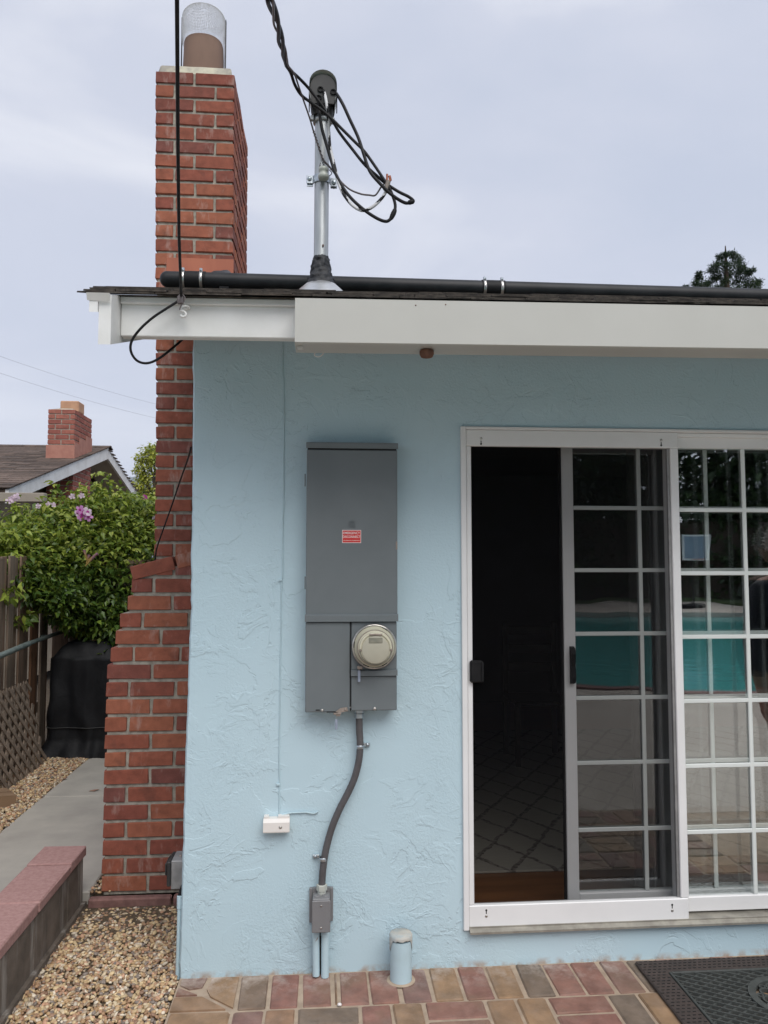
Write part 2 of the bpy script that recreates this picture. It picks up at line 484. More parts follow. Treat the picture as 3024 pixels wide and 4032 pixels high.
# ------------------------------------------------------------------ mesh builder
class MB:
    def __init__(s):
        s.v, s.f, s.mi, s.sm = [], [], [], []
    def add(s, vs, fs, smooth=False, mi=0):
        o = len(s.v)
        s.v += [tuple(v) for v in vs]
        for k, f in enumerate(fs):
            s.f.append([i+o for i in f])
            s.sm.append(smooth)
            s.mi.append(mi[k] if isinstance(mi, list) else mi)
        return s
    def box(s, x0, x1, y0, y1, z0, z1, M=None, mi=0):
        vs = [Vector((x, y, z)) for z in (z0, z1) for y in (y0, y1) for x in (x0, x1)]
        if M:
            vs = [M @ v for v in vs]
        return s.add(vs, [(0, 2, 3, 1), (4, 5, 7, 6), (0, 1, 5, 4), (2, 6, 7, 3), (0, 4, 6, 2), (1, 3, 7, 5)], mi=mi)
    def cbox(s, x0, x1, y0, y1, z0, z1, b=0.004, M=None, jit=0, rr=None):
        x0, x1 = min(x0, x1), max(x0, x1); y0, y1 = min(y0, y1), max(y0, y1); z0, z1 = min(z0, z1), max(z0, z1)
        b = min(b, (x1-x0)*0.45, (y1-y0)*0.45, (z1-z0)*0.45)
        c = [(x0, x1), (y0, y1), (z0, z1)]
        vs = []
        idx = {}
        for sx in (0, 1):
            for sy in (0, 1):
                for sz in (0, 1):
                    sg = (sx, sy, sz)
                    for ax in range(3):
                        p = []
                        for a in range(3):
                            q = c[a][sg[a]]
                            if a != ax:
                                q += b if sg[a] == 0 else -b
                            p.append(q)
                        if jit:
                            p = [q+rr.uniform(-jit, jit) for q in p]
                        idx[(sx, sy, sz, ax)] = len(vs)
                        vs.append(M @ Vector(p) if M else Vector(p))
        fs = []
        for ax in range(3):
            o1, o2 = [a for a in range(3) if a != ax]
            for sgn in (0, 1):
                q = []
                for (u, v) in ((0, 0), (1, 0), (1, 1), (0, 1)):
                    k = [0, 0, 0]
                    k[ax] = sgn; k[o1] = u; k[o2] = v
                    q.append(idx[(*k, ax)])
                fs.append(q)
            for u in (0, 1):
                for v in (0, 1):
                    k0 = [0, 0, 0]; k1 = [0, 0, 0]
                    k0[ax] = 0; k1[ax] = 1
                    for k in (k0, k1):
                        k[o1] = u; k[o2] = v
                    fs.append([idx[(*k0, o1)], idx[(*k1, o1)], idx[(*k1, o2)], idx[(*k0, o2)]])
        for sx in (0, 1):
            for sy in (0, 1):
                for sz in (0, 1):
                    fs.append([idx[(sx, sy, sz, a)] for a in range(3)])
        return s.add(vs, fs)
    def prism(s, poly, axis, a, b, mi=0):
        def mk(p, t):
            if axis == 'x': return (t, p[0], p[1])
            if axis == 'y': return (p[0], t, p[1])
            return (p[0], p[1], t)
        n = len(poly)
        vs = [mk(p, a) for p in poly]+[mk(p, b) for p in poly]
        fs = [[i, (i+1) % n, n+(i+1) % n, n+i] for i in range(n)]
        fs += [list(range(n))[::-1], [n+i for i in range(n)]]
        return s.add(vs, fs, mi=mi)
    def tube(s, pts, r, n=8, caps=True, smooth=True, stripe=None, flat=1.0):
        pts = [Vector(p) for p in pts]
        rs = r if isinstance(r, (list, tuple)) else [r]*len(pts)
        ring = []
        ref = None
        for i, p in enumerate(pts):
            d = (pts[min(i+1, len(pts)-1)]-pts[max(i-1, 0)])
            if d.length < 1e-9:
                d = Vector((0, 0, 1))
            d.normalize()
            if ref is None:
                ref = Vector((0, 0, 1)) if abs(d.z) < 0.9 else Vector((0, 1, 0))
            a = d.cross(ref)
            if a.length < 1e-4:
                a = d.cross(Vector((1, 0, 0)))
            a.normalize()
            b = a.cross(d).normalized()
            ref = b
            for k in range(n):
                t = 2*math.pi*k/n
                ring.append(p+(a*math.cos(t)+b*math.sin(t)*flat)*rs[i])
        fs, mi = [], []
        for i in range(len(pts)-1):
            for k in range(n):
                fs.append([i*n+k, i*n+(k+1) % n, (i+1)*n+(k+1) % n, (i+1)*n+k])
                mi.append(int(((i/stripe[0])+k/n) % 1.0 < stripe[1]) if stripe else 0)
        s.add(ring, fs, smooth, mi)
        if caps:
            m = len(pts)-1
            s.add([ring[k] for k in range(n)], [list(range(n))[::-1]])
            s.add([ring[m*n+k] for k in range(n)], [list(range(n))])
        return s
    def lathe(s, prof, c, n=24, axis='z', smooth=True, sx=1.0, sy=1.0, cap=True):
        c = Vector(c)
        vs = []
        for (r, h) in prof:
            for k in range(n):
                t = 2*math.pi*k/n
                a, b = r*math.cos(t)*sx, r*math.sin(t)*sy
                if axis == 'z': vs.append(c+Vector((a, b, h)))
                elif axis == 'y': vs.append(c+Vector((a, -h, b)))
                else: vs.append(c+Vector((h, a, b)))
        fs = []
        for i in range(len(prof)-1):
            for k in range(n):
                fs.append([i*n+k, i*n+(k+1) % n, (i+1)*n+(k+1) % n, (i+1)*n+k])
        s.add(vs, fs, smooth)
        if cap:
            s.add(vs[:n], [list(range(n))[::-1]])
            s.add(vs[-n:], [list(range(n))])
        return s
    def grid(s, fn, nu, nv, smooth=True):
        vs = [fn(i/nu, j/nv) for j in range(nv+1) for i in range(nu+1)]
        fs = [[j*(nu+1)+i, j*(nu+1)+i+1, (j+1)*(nu+1)+i+1, (j+1)*(nu+1)+i] for j in range(nv) for i in range(nu)]
        return s.add(vs, fs, smooth)
    def mesh(s, name, off=Vector((0, 0, 0))):
        me = bpy.data.meshes.new(name)
        me.from_pydata([tuple(Vector(v)-off) for v in s.v], [], s.f)
        me.polygons.foreach_set('use_smooth', s.sm)
        me.polygons.foreach_set('material_index', s.mi)
        me.update()
        bm = bmesh.new()
        bm.from_mesh(me)
        bmesh.ops.recalc_face_normals(bm, faces=bm.faces)
        bm.to_mesh(me)
        bm.free()
        return me

def top_loc(p):
    v = Vector((0, 0, 0))
    while p is not None:
        v = v+Vector(p.location)
        p = p.parent
    return v
def obj(name, mb, mat, parent=None, label=None, origin=None):
    base = top_loc(parent)
    off = Vector(origin) if origin is not None else base
    me = mb.mesh(name, off)
    o = bpy.data.objects.new(name, me)
    for m in (mat if isinstance(mat, (list, tuple)) else [mat]):
        me.materials.append(MATS[m])
    COL.objects.link(o)
    if parent is not None:
        o.parent = parent
        o.location = off-base
    else:
        o.location = off
    if label:
        o['label'] = label
    return o
def inst(name, me, mat, parent, loc, rot=(0, 0, 0)):
    o = bpy.data.objects.new(name, me)
    if not me.materials:
        me.materials.append(MATS[mat])
    COL.objects.link(o)
    o.parent = parent
    o.location = Vector(loc)-top_loc(parent)
    o.rotation_euler = rot
    return o
def tag(o, label, cat, group=None, kind=None):
    o['label'] = label
    if cat: o['category'] = cat
    if group: o['group'] = group
    if kind: o['kind'] = kind
    return o
def thing(name, label, cat, loc, group=None):
    o = bpy.data.objects.new(name, None)
    o.empty_display_size = 0.05
    COL.objects.link(o)
    o.location = loc
    return tag(o, label, cat, group)
def struct(name, mb, mat, label):
    o = obj(name, mb, mat)
    o['kind'] = 'structure'
    o['label'] = label
    return o
def spline(pts, n=8):
    pts = [Vector(p) for p in pts]
    q = [2*pts[0]-pts[1]]+pts+[2*pts[-1]-pts[-2]]
    outp = []
    for i in range(1, len(q)-2):
        for k in range(n):
            t = k/n
            a, b, c, d = q[i-1], q[i], q[i+1], q[i+2]
            outp.append(0.5*((2*b)+(c-a)*t+(2*a-5*b+4*c-d)*t*t+(3*b-a-3*c+d)*t**3))
    outp.append(pts[-1])
    return outp
def screw(mb, x, y, z, r=0.005, h=0.004):
    mb.lathe([(r, 0), (r, h*0.5), (r*0.7, h*0.85), (0.0005, h)], (x, y, z), 10, 'y')

# scattered copies of a small shape in ONE mesh (stuff)
def scatter_mesh(name, bv, bf, P, M3, C, smooth=True):
    n, k = len(P), len(bv)
    V = np.einsum('nij,kj->nki', M3, bv)+P[:, None, :]
    F = bf[None, :, :]+(np.arange(n)*k)[:, None, None]
    F = F.reshape(-1, bf.shape[1])
    me = bpy.data.meshes.new(name)
    me.vertices.add(n*k)
    me.vertices.foreach_set('co', V.reshape(-1).astype(np.float32))
    m = F.shape[1]
    me.loops.add(F.size)
    me.loops.foreach_set('vertex_index', F.reshape(-1).astype(np.int32))
    me.polygons.add(len(F))
    me.polygons.foreach_set('loop_start', (np.arange(len(F))*m).astype(np.int32))
    me.polygons.foreach_set('use_smooth', np.full(len(F), smooth))
    at = me.color_attributes.new('col', 'FLOAT_COLOR', 'POINT')
    cc = np.ones((n*k, 4), np.float32)
    cc[:, :3] = np.repeat(C, k, axis=0)
    at.data.foreach_set('color', cc.reshape(-1))
    me.update(calc_edges=True)
    me.validate()
    return me
def rot_mats(az, tilt, roll):
    ca, sa, ct, st, cr_, sr = np.cos(az), np.sin(az), np.cos(tilt), np.sin(tilt), np.cos(roll), np.sin(roll)
    z = np.zeros_like(az); o1 = np.ones_like(az)
    Rz = np.stack([np.stack([ca, -sa, z], -1), np.stack([sa, ca, z], -1), np.stack([z, z, o1], -1)], -2)
    Rx = np.stack([np.stack([o1, z, z], -1), np.stack([z, ct, -st], -1), np.stack([z, st, ct], -1)], -2)
    Ry = np.stack([np.stack([cr_, z, sr], -1), np.stack([z, o1, z], -1), np.stack([-sr, z, cr_], -1)], -2)
    return Rz @ Rx @ Ry
def ico(sub):
    bm = bmesh.new()
    bmesh.ops.create_icosphere(bm, subdivisions=sub, radius=1.0)
    v = np.array([q.co[:] for q in bm.verts])
    f = np.array([[x.index for x in q.verts] for q in bm.faces])
    bm.free()
    return v, f
LEAF_V = np.array([[0, 0, 0], [-0.25, 0.36, 0.06], [0, 0.40, -0.03], [0.25, 0.36, 0.06], [0, 1.0, -0.22], [-0.16, 0.68, 0.0], [0.16, 0.68, 0.0]], float)
LEAF_F = np.array([[0, 2, 1], [0, 3, 2], [1, 2, 5], [2, 4, 5], [2, 3, 6], [2, 6, 4]])
def link_mesh(name, me, mat, parent=None, kind=None):
    o = bpy.data.objects.new(name, me)
    me.materials.append(MATS[mat])
    COL.objects.link(o)
    if parent is not None:
        o.parent = parent
        o.location = -top_loc(parent)
    if kind:
        o['kind'] = kind
    return o
def leaf_cloud(lumps, per, size, cols, shell=(0.55, 1.05), droop=0.6):
    P, A = [], []
    for (c, r) in lumps:
        r = np.array(r if isinstance(r, (tuple, list)) else (r, r, r))
        d = nrs.normal(size=(per, 3))
        d /= np.linalg.norm(d, axis=1)[:, None]
        rad = nrs.uniform(shell[0], shell[1], (per, 1))
        # uneven outline
        wob = np.array([0.82+0.5*noise.noise(Vector(tuple(q*1.7))+Vector(c)*1.3) for q in d])[:, None]
        P.append(np.array(c)[None]+d*rad*wob*r[None])
        A.append(d)
    P = np.concatenate(P); A = np.concatenate(A)
    n = len(P)
    az = np.arctan2(A[:, 1], A[:, 0])-math.pi/2+nrs.normal(0, 0.9, n)
    M = rot_mats(az, nrs.normal(-0.25, droop, n), nrs.normal(0, 0.5, n))
    s = nrs.uniform(0.65, 1.25, n)*size
    M = M*s[:, None, None]
    C = np.array(cols)[nrs.randint(0, len(cols), n)]*nrs.uniform(0.75, 1.25, (n, 1))
    return P, M, C

# ================================================================== THE SETTING
ZW = 0.05                                # walkway / side yard level
struct('ground', MB().add([(-400, -400, -0.16), (400, -400, -0.16), (400, 900, -0.16), (-400, 900, -0.16)], [(0, 1, 2, 3)]), 'soil', 'bare brown earth under everything')
struct('side_yard_soil', MB().box(-1.9, -0.60, -3.2, 6.0, -0.15, 0.005).box(-0.599, -0.2, 0.70, 6.0, -0.15, 0.005), 'gravel_bed', 'dark soil bed of the side yard by the fence')
# concrete walkway, slab by slab
xw0, xw1 = -1.29, -0.542
ys = [-3.0, -0.9, 2.2, 3.55]
wk = struct('walkway', MB().box(xw0+0.004, -0.71, -3.0, 3.55, -0.14, ZW-0.02), 'concrete', 'grey concrete path along the side of the house')
for a, b, c in ((-3.0, -0.9, -0.70), (-0.9, 0.69, -0.70), (0.69, 2.2, xw1), (2.2, 3.55, xw1)):
    obj('slab', MB().cbox(xw0, c, a+(0.005 if a != 0.69 else 0.0005), b-(0.005 if b != 0.69 else 0.0005), -0.02, ZW, 0.006), 'concrete', wk)

# brick patio: soldier course against the wall, woven courses in front
pat = struct('patio', MB().box(0.0, 5.2, -1.62, 0.02, -0.13, -0.006), 'grout', 'mortar bed of the brick patio in front of the wall')
pav_cache = {}
def paver(x0, x1, y0, y1, poly=None):
    key = (round(x1-x0, 2), round(y1-y0, 2), rnd.randint(0, 2))
    if key not in pav_cache:
        L, W = key[0]/2, key[1]/2
        pav_cache[key] = MB().cbox(-L, L, -W, W, -0.05, 0.0, 0.005, jit=0.0022, rr=rnd).mesh('paver')
    return inst('paver', pav_cache[key], 'paver_clay', pat, ((x0+x1)/2, (y0+y1)/2, rnd.uniform(-0.0012, 0.0012)), (0, 0, rnd.gauss(0, 0.008)))
j = 0.013
# cut pieces at the left corner
def cutpaver(poly):
    return obj('paver', MB().prism(poly, 'z', -0.05, rnd.uniform(-0.001, 0.001)), 'paver_clay', pat, origin=(sum(p[0] for p in poly)/len(poly), sum(p[1] for p in poly)/len(poly), 0))
cutpaver([(0.012, -0.012), (0.012, -0.055), (0.05, -0.085), (0.095, -0.075), (0.105, -0.012)])
cutpaver([(0.008, -0.075), (0.008, -0.125), (0.085, -0.125), (0.045, -0.098)])
cutpaver([(0.006, -0.14), (0.105, -0.14), (0.20, -0.225), (0.006, -0.225)])
cutpaver([(0.125, -0.012), (0.225, -0.014), (0.225, -0.218), (0.135, -0.14), (0.115, -0.09)])
x = 0.24
while x < 5.1:
    wd = 0.100+rnd.uniform(-0.004, 0.004)
    if abs(x-0.60) < 0.055:
        paver(x, x+0.014, -0.225, -0.012)
        x += 0.026
    paver(x, x+wd, -0.228, -0.012)
    x += wd+j
def module(x, y, kind):                  # 0.226 square, two pavers
    if kind == 0:
        paver(x, x+0.213, y-0.100, y)
        paver(x, x+0.213, y-0.213, y-0.113)
    else:
        paver(x, x+0.100, y-0.213, y)
        paver(x+0.113, x+0.213, y-0.213, y)
for r in range(6):
    x = 0.006 if r % 2 else -0.0
    c = 0
    while x < 3.6 if r < 3 else x < 2.6:
        module(x+0.006, -0.241-r*0.226, (r+c) % 2)
        x += 0.226
        c += 1
edge = [(-14, -9.0), (-6, -8.4), (3.2, -6.45), (4.9, -5.85), (9, -5.0), (14, -4.9)]
deck = struct('pool_deck', MB().prism([(14, -1.62), (-14, -1.62)]+edge, 'z', -0.14, -0.004), 'pool_concrete', 'tan concrete deck between patio and pool')
struct('pool_water', MB().prism([(14, -20), (-14, -20)]+edge, 'z', -0.15, -0.11), 'pool_water', 'turquoise swimming pool water')
struct('pool_coping', MB().prism(edge+[(x_, y_-0.2) for x_, y_ in edge[::-1]], 'z', -0.1, 0.02), 'edging', 'reddish brick coping along the pool edge')
struct('far_deck', MB().box(-16, 16, -26, -20, -0.14, 0.03), 'pool_concrete', 'tan concrete deck beyond the pool')
struct('lawn', MB().box(-20, 20, -34, -26, -0.14, 0.06), 'grass', 'green lawn beyond the pool')
hb = MB()
prof = [(i/40, 0.5+0.5*noise.noise(Vector((i*0.21, 3.3, 0)))) for i in range(41)]
vs, fs = [], []
for i, (t, h) in enumerate(prof):
    X = -2600+4200*t
    vs += [(X, 4200, -5), (X, 4600, 470+130*h+40*math.sin(t*9+2)), (X, 5600, -5)]
for i in range(40):
    for q in range(2):
        fs.append([i*3+q, (i+1)*3+q, (i+1)*3+q+1, i*3+q+1])
struct('hills', hb.add(vs, fs, True), 'hill_green', 'low wooded hills on the far horizon')

# gravel beds: pebbles nobody could count
IV2, IF2 = ico(2)
IV1, IF1 = ico(1)
PEB = [(0.50, 0.36, 0.20), (0.42, 0.28, 0.15), (0.58, 0.47, 0.31), (0.34, 0.21, 0.12), (0.62, 0.54, 0.42), (0.28, 0.17, 0.11), (0.42, 0.33, 0.23), (0.22, 0.18, 0.15), (0.46, 0.27, 0.17), (0.55, 0.42, 0.24)]
def gravel(name, label, n, xr, yr, z0, size, sub, zfun=None):
    X = nrs.uniform(xr[0], xr[1], n); Y = nrs.uniform(yr[0], yr[1], n)
    Z = z0+nrs.uniform(-0.006, 0.008, n)
    if zfun is not None:
        Z += zfun(X, Y)
    P = np.stack([X, Y, Z], -1)
    M = rot_mats(nrs.uniform(0, 6.28, n), nrs.normal(0, 0.35, n), nrs.normal(0, 0.35, n))
    s = nrs.uniform(0.7, 1.3, n)*size
    D = np.stack([s*nrs.uniform(0.85, 1.5, n), s*nrs.uniform(0.7, 1.0, n), s*nrs.uniform(0.5, 0.75, n)], -1)
    M = M*D[:, None, :]
    C = np.array(PEB)[nrs.randint(0, len(PEB), n)]*nrs.uniform(0.8, 1.2, (n, 1))
    me = scatter_mesh(name, (IV2 if sub == 2 else IV1), (IF2 if sub == 2 else IF1), P, M, C)
    o = link_mesh(name, me, 'pebble')
    return tag(o, label, 'gravel', kind='stuff')
zg = lambda X, Y: -0.004*np.clip((Y-0.05)/0.5, 0, 1)
gb = MB().grid(lambda u, v: (-0.60+0.60*u, -1.6+2.32*v, -0.020+0.012*min(1, max(0, (-1.6+2.32*v-0.05)/0.5))), 2, 30)
struct('gravel_bed_soil', gb, 'gravel_bed', 'dark bed under the tan pebbles beside the wall')
gravel('pebble_bed', 'tan river pebbles between the low block wall and the blue wall', 10800, (-0.565, -0.008), (-1.25, 0.638), -0.012, 0.0076, 2, zg)
gravel('pebble_strip', 'tan pebbles along the fence beside the concrete path', 9000, (-1.72, -1.285), (0.2, 3.5), 0.012, 0.0105, 1, lambda X, Y: 0.04+0*X)
gravel('pebble_gap', 'small pebbles in the gap at the foot of the brick chimney', 500, (-0.54, -0.45), (0.7, 1.9), 0.012, 0.008, 1, lambda X, Y: 0.03+0*X)

# ================================================================== THE HOUSE
house = thing('house', 'pale blue stucco house with white eaves, brick chimney and sliding glass door', 'house', (0, 0, 0))
EDGE = [(1400, 757), (1760, 757), (2400, 748), (2900, 730), (3500, 712), (3850, 703), (4200, 698)]
def xl(z):
    py = proj((0, 0, z))[1]
    return PY(lerp_tab(EDGE, py), py, 0).x
XD0 = PY(1829, 2600, 0).x
XD1 = XD0+1.86
ZDT = PY(1840, 1680, 0).z
ZDB = PY(1843, 3655, 0).z
KR, YE = 0.330, -0.57
ZE = PY(1250, 1170, YE).z
def zr(y):
    return ZE+KR*(y-YE)
ZWT = zr(0.0)-0.05
wb = MB()
nz = 90
rows = [(-0.1+(ZWT+0.1)*i/nz) for i in range(nz+1)]
def edge_x(z):
    return xl(z)+0.004*noise.noise(Vector((0, 0, z*9)))+0.003*noise.noise(Vector((0, 5, z*31)))
vs, fs = [], []
for z in rows:
    ex = edge_x(z)
    vs += [(ex, 0.15, z), (ex+0.001, 0.012, z), (ex+0.008, 0.001, z), (ex+0.03, 0.0, z), (XD0, 0.0, z), (XD0, 0.15, z)]
for i in range(nz):
    for q in range(5):
        fs.append([i*6+q, i*6+q+1, (i+1)*6+q+1, (i+1)*6+q])
wb.add(vs, fs, False)
wb.box(XD0, XD1, 0.0, 0.15, ZDT, ZWT)
wb.box(XD0, XD1, 0.0, 0.15, -0.1, ZDB)
wb.box(XD1, 6.0, 0.0, 0.15, -0.1, ZWT)
obj('wall', wb, 'stucco_blue', house)
gz = lambda y: zr(y)-0.05
obj('side_wall', MB().prism([(0.15, -0.1), (0.15, gz(0.15)), (4.2, gz(4.2)), (8.2, gz(0.2)), (8.2, -0.1)], 'x', 0.012, 0.16), 'stucco_blue', house)
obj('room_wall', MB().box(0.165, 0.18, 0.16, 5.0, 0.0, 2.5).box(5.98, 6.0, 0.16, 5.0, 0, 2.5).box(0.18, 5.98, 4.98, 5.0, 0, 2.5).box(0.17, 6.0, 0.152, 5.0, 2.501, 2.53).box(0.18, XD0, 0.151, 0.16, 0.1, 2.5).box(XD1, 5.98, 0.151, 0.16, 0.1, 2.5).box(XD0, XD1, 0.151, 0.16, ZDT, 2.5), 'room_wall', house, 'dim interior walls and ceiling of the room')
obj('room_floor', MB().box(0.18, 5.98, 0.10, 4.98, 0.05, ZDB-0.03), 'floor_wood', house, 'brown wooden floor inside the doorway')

# roof
XR0, XR1 = -0.20, 6.2
sh = 0.03
roof = obj('roof', MB().prism([(YE, ZE-0.004), (4.2, zr(4.2)-0.004), (9.0, zr(4.2)-KR*4.8), (9.0, zr(4.2)-KR*4.8-sh), (4.2, zr(4.2)-sh-0.004), (-0.4, zr(-0.4)-sh), (YE, ZE-0.009)], 'x', XR0, XR1), 'shingle', house)
cs = 1/math.sqrt(1+KR*KR)
def tab(mb, x0, x1, s0, ln, h, th=0.005, rag=0.004, lift=0.0):
    vs = []
    for (s, up) in ((s0, 0), (s0+ln, 1)):
        for xx in (x0, x1):
            ss = s+(rnd.uniform(-rag, rag) if not up else 0)
            y = YE+ss*cs; z = ZE+ss*cs*KR+h+(lift if not up else 0)
            for t in (0, th):
                vs.append((xx+rnd.uniform(-rag, rag)*0.3, y-t*KR*cs, z+t))
    mb.add(vs, [(0, 1, 3, 2), (4, 6, 7, 5), (0, 2, 6, 4), (1, 5, 7, 3), (0, 4, 5, 1), (2, 3, 7, 6)])
for lay, (s0, h) in enumerate(((-0.035, 0.0), (-0.028, 0.0052), (-0.012, 0.0104), (0.06, 0.0156))):
    x = -0.25-rnd.uniform(0, 0.02)+0.02*lay
    while x < 3.4:
        wd = rnd.uniform(0.10, 0.17) if lay else rnd.uniform(0.2, 0.3)
        m = MB()
        tab(m, x, x+wd-0.004, s0+rnd.uniform(-0.008, 0.008), 0.22, h, 0.005, 0.006, rnd.uniform(-0.001, 0.003))
        obj('shingle', m, 'shingle', roof)
        x += wd
fm = MB()
c = 0
s = 0.19
while s < 5.0:
    x = -0.25-rnd.uniform(0, 0.03)
    while x < XR1:
        wd = rnd.uniform(0.12, 0.32)
        tab(fm, x, x+wd-0.004, s+rnd.uniform(-0.008, 0.008), 0.24, 0.020+(c % 2)*0.003, 0.006, 0.006, rnd.uniform(0, 0.004))
        x += wd
    s += 0.14
    c += 1
o = obj('shingle_courses', fm, 'shingle', roof)
o['kind'] = 'stuff'

# white timber at the eave
YF = -0.55
zf1 = zr(YF)-0.011
zf0 = PY(900, 1327, YF).z
xb0, xb1 = PY(387, 1300, -0.66).x, PY(436, 1300, -0.66).x
obj('fascia_board', MB().cbox(xb1+0.001, 6.1, YF, YF+0.038, zf0, zf1-0.0, 0.003), 'white_paint', house)
obj('drip_trim', MB().cbox(xb1+0.001, 6.1, YF-0.014, YF-0.0005, zf1-0.026, zf1-0.003, 0.003), 'white_paint', house)
zb1, zb0 = PY(412, 1160, -0.66).z, PY(412, 1356, -0.66).z
obj('barge_board', MB().prism([(-0.66, zb0), (-0.66, zb1), (4.2, zb1+KR*4.86), (4.2, zb0+KR*4.86), (-0.40, zb0+KR*0.26)], 'x', xb0, xb1), 'white_paint', house)
xt0 = PY(352, 1170, -0.67).x
zt0, zt1 = PY(370, 1228, -0.67).z, PY(370, 1158, -0.67).z
obj('rake_trim', MB().prism([(-0.67, zt0), (-0.67, zt1), (4.2, zt1+KR*4.87), (4.2, zt0+KR*4.87)], 'x', xt0, xb0-0.001).prism([(-0.672, PY(370, 1184, -0.67).z), (-0.685, zt1), (-0.672, zt1)], 'x', xt0-0.006, xb1), 'white_paint', house)
# box gutter
YG = -0.67
xg0 = PY(1161, 1280, YG).x
zg1, zg0, zgb = PY(1161, 1173, YG).z, PY(1161, 1346, YG).z, PY(1161, 1372, YF).z
zgb = min(zgb, zg0-0.003)
gut = obj('gutter', MB().prism([(YG, zg1), (YG, zg0), (YG+0.01, zgb), (YF-0.003, zgb), (YF-0.003, zgb+0.004), (YG+0.012, zgb+0.004), (YG+0.004, zg0+0.002), (YG+0.004, zg1-0.004), (YG+0.016, zg1-0.004), (YG+0.016, zg1)], 'x', xg0, 6.1)
    .prism([(YG+0.002, zg1-0.002), (YG+0.002, zg0), (YG+0.011, zgb+0.002), (YF-0.004, zgb+0.002), (YF-0.004, zg1-0.002)], 'x', xg0+0.001, xg0+0.004), 'cream_metal', house)
p = PY(1182, 1372, YG+0.03)
obj('end_tab', MB().cbox(p.x-0.009, p.x+0.009, YG+0.03, YG+0.035, zgb-0.014, zgb-0.0005, 0.002), 'cream_metal', gut)
p = PY(1680, 1372, -0.61)
obj('outlet_stub', MB().lathe([(0.020, 0.0), (0.024, -0.004), (0.024, -0.014), (0.019, -0.024), (0.004, -0.028)], (p.x, -0.61, zgb-0.001), 18), 'rust', gut, 'small rusty round outlet under the gutter')
for (qx, qy) in ((1637, 1206), (1755, 1204)):
    q = PY(qx, qy, YG)
    m = MB(); screw(m, q.x, YG, q.z, 0.0022, 0.002)
    obj('nail', m, 'rust', gut)

# the eave line falls slightly towards the left end
def sag(o_):
    for v_ in o_.data.vertices:
        v_.co.z += 0.0085*(v_.co.x-0.45)
    for c_ in o_.children:
        sag(c_)
for o_ in house.children:
    if o_.name.split('.')[0] in ('roof', 'gutter', 'fascia_board', 'drip_trim'):
        sag(o_)

# ------------------------------------------------------------------ chimney of the house
YU = 1.22
YL = 0.70
PITCHZ = 0.0820
BH = 0.0655
XLT = [(200, 612), (1100, 612), (1750, 614), (2200, 607)]
XRT = [(200, 923), (1100, 917), (2200, 905)]
zt = PY(770, 287, YU).z
def stack_x(z):
    py = proj((-0.3, YU, z))[1]
    return PY(lerp_tab(XLT, py), py, YU).x, PY(lerp_tab(XRT, py), py, YU).x
YB = PX(974, 800, stack_x(3.9)[1]).y
zst = 1.44
mc = MB()
nn_ = 30
vs, fs = [], []
for i in range(nn_+1):
    z = zst+(zt-0.002-zst)*i/nn_
    a, b = stack_x(z)
    vs += [(a+0.009, YU+0.009, z), (b-0.009, YU+0.009, z), (b-0.009, YB-0.009, z), (a+0.009, YB-0.009, z)]
for i in range(nn_):
    for q in range(4):
        fs.append([i*4+q, i*4+(q+1) % 4, (i+1)*4+(q+1) % 4, (i+1)*4+q])
fs += [[3, 2, 1, 0], [nn_*4+q for q in range(4)]]
mc.add(vs, fs)
# lower breast core, stepped
nrow = 18
zb_ = PY(410, 3512, YL).z
XSTEP = [517, 501, 472, 455, 436, 420, 417, 416, 415, 414, 412, 411, 409, 407, 406, 404, 403, 401]
low = []
for i in range(nrow):
    z0 = zb_+(nrow-1-i)*PITCHZ
    py = proj((-0.4, YL, z0+0.03))[1]
    xx = PY(XSTEP[i], py, YL).x if i < 7 else None
    low.append([z0, xx])
xbase = low[6][1]
for r_ in low:
    if r_[1] is None:
        r_[1] = xbase
YLB = 2.2
XIN = 0.012
for i, (z0, xx) in enumerate(low):
    mc.box(xx+0.009, XIN, YL+0.009, YLB-0.009, z0-0.016, z0+PITCHZ-0.0162)
ztop = low[0][0]+PITCHZ
# wedge of mortar under the sloping cap course and weathering behind it
xa = PY(524, 2262, YL).x
za = PY(524, 2285, YL).z
slope = 0.262
mc.prism([(low[0][1]+0.012, ztop-0.016), (XIN, ztop-0.016), (XIN, ztop+0.085), (low[0][1]+0.05, ztop+0.008), (low[0][1]+0.012, ztop-0.004)], 'y', YL+0.010, YU)
chim = obj('chimney', mc, 'mortar', house, 'red brick chimney with grey mortar on the left end of the house')
bc = {}
def brick(x0, x1, y0, y1, z0, z1, mat='brick_red', parent=None, M=None):
    key = (round(x1-x0, 3), round(y1-y0, 3), round(z1-z0, 3), rnd.randint(0, 3), mat)
    if key not in bc:
        L, W_, H_ = key[0]/2, key[1]/2, key[2]/2
        me = MB().cbox(-L, L, -W_, W_, -H_, H_, 0.003, jit=0.0022, rr=rnd).mesh('brick')
        me.materials.append(MATS[mat])
        bc[key] = me
    o = inst('brick', bc[key], mat, parent or chim, ((x0+x1)/2, (y0+y1)/2, (z0+z1)/2), M or (rnd.gauss(0, 0.004), rnd.gauss(0, 0.006), rnd.gauss(0, 0.004)))
    return o
JT = 0.0145
def cuts(a, b, first, ln):
    """bricks between a and b, first one of length first, then ln"""
    res, p, l = [], a, first
    while p < b-0.02:
        e_ = min(p+l, b)
        if b-e_ < 0.035:
            e_ = b
        res.append((p, e_))
        p = e_+JT
        l = ln
    return res
k = 0
z = zt-BH
hidden = MB()
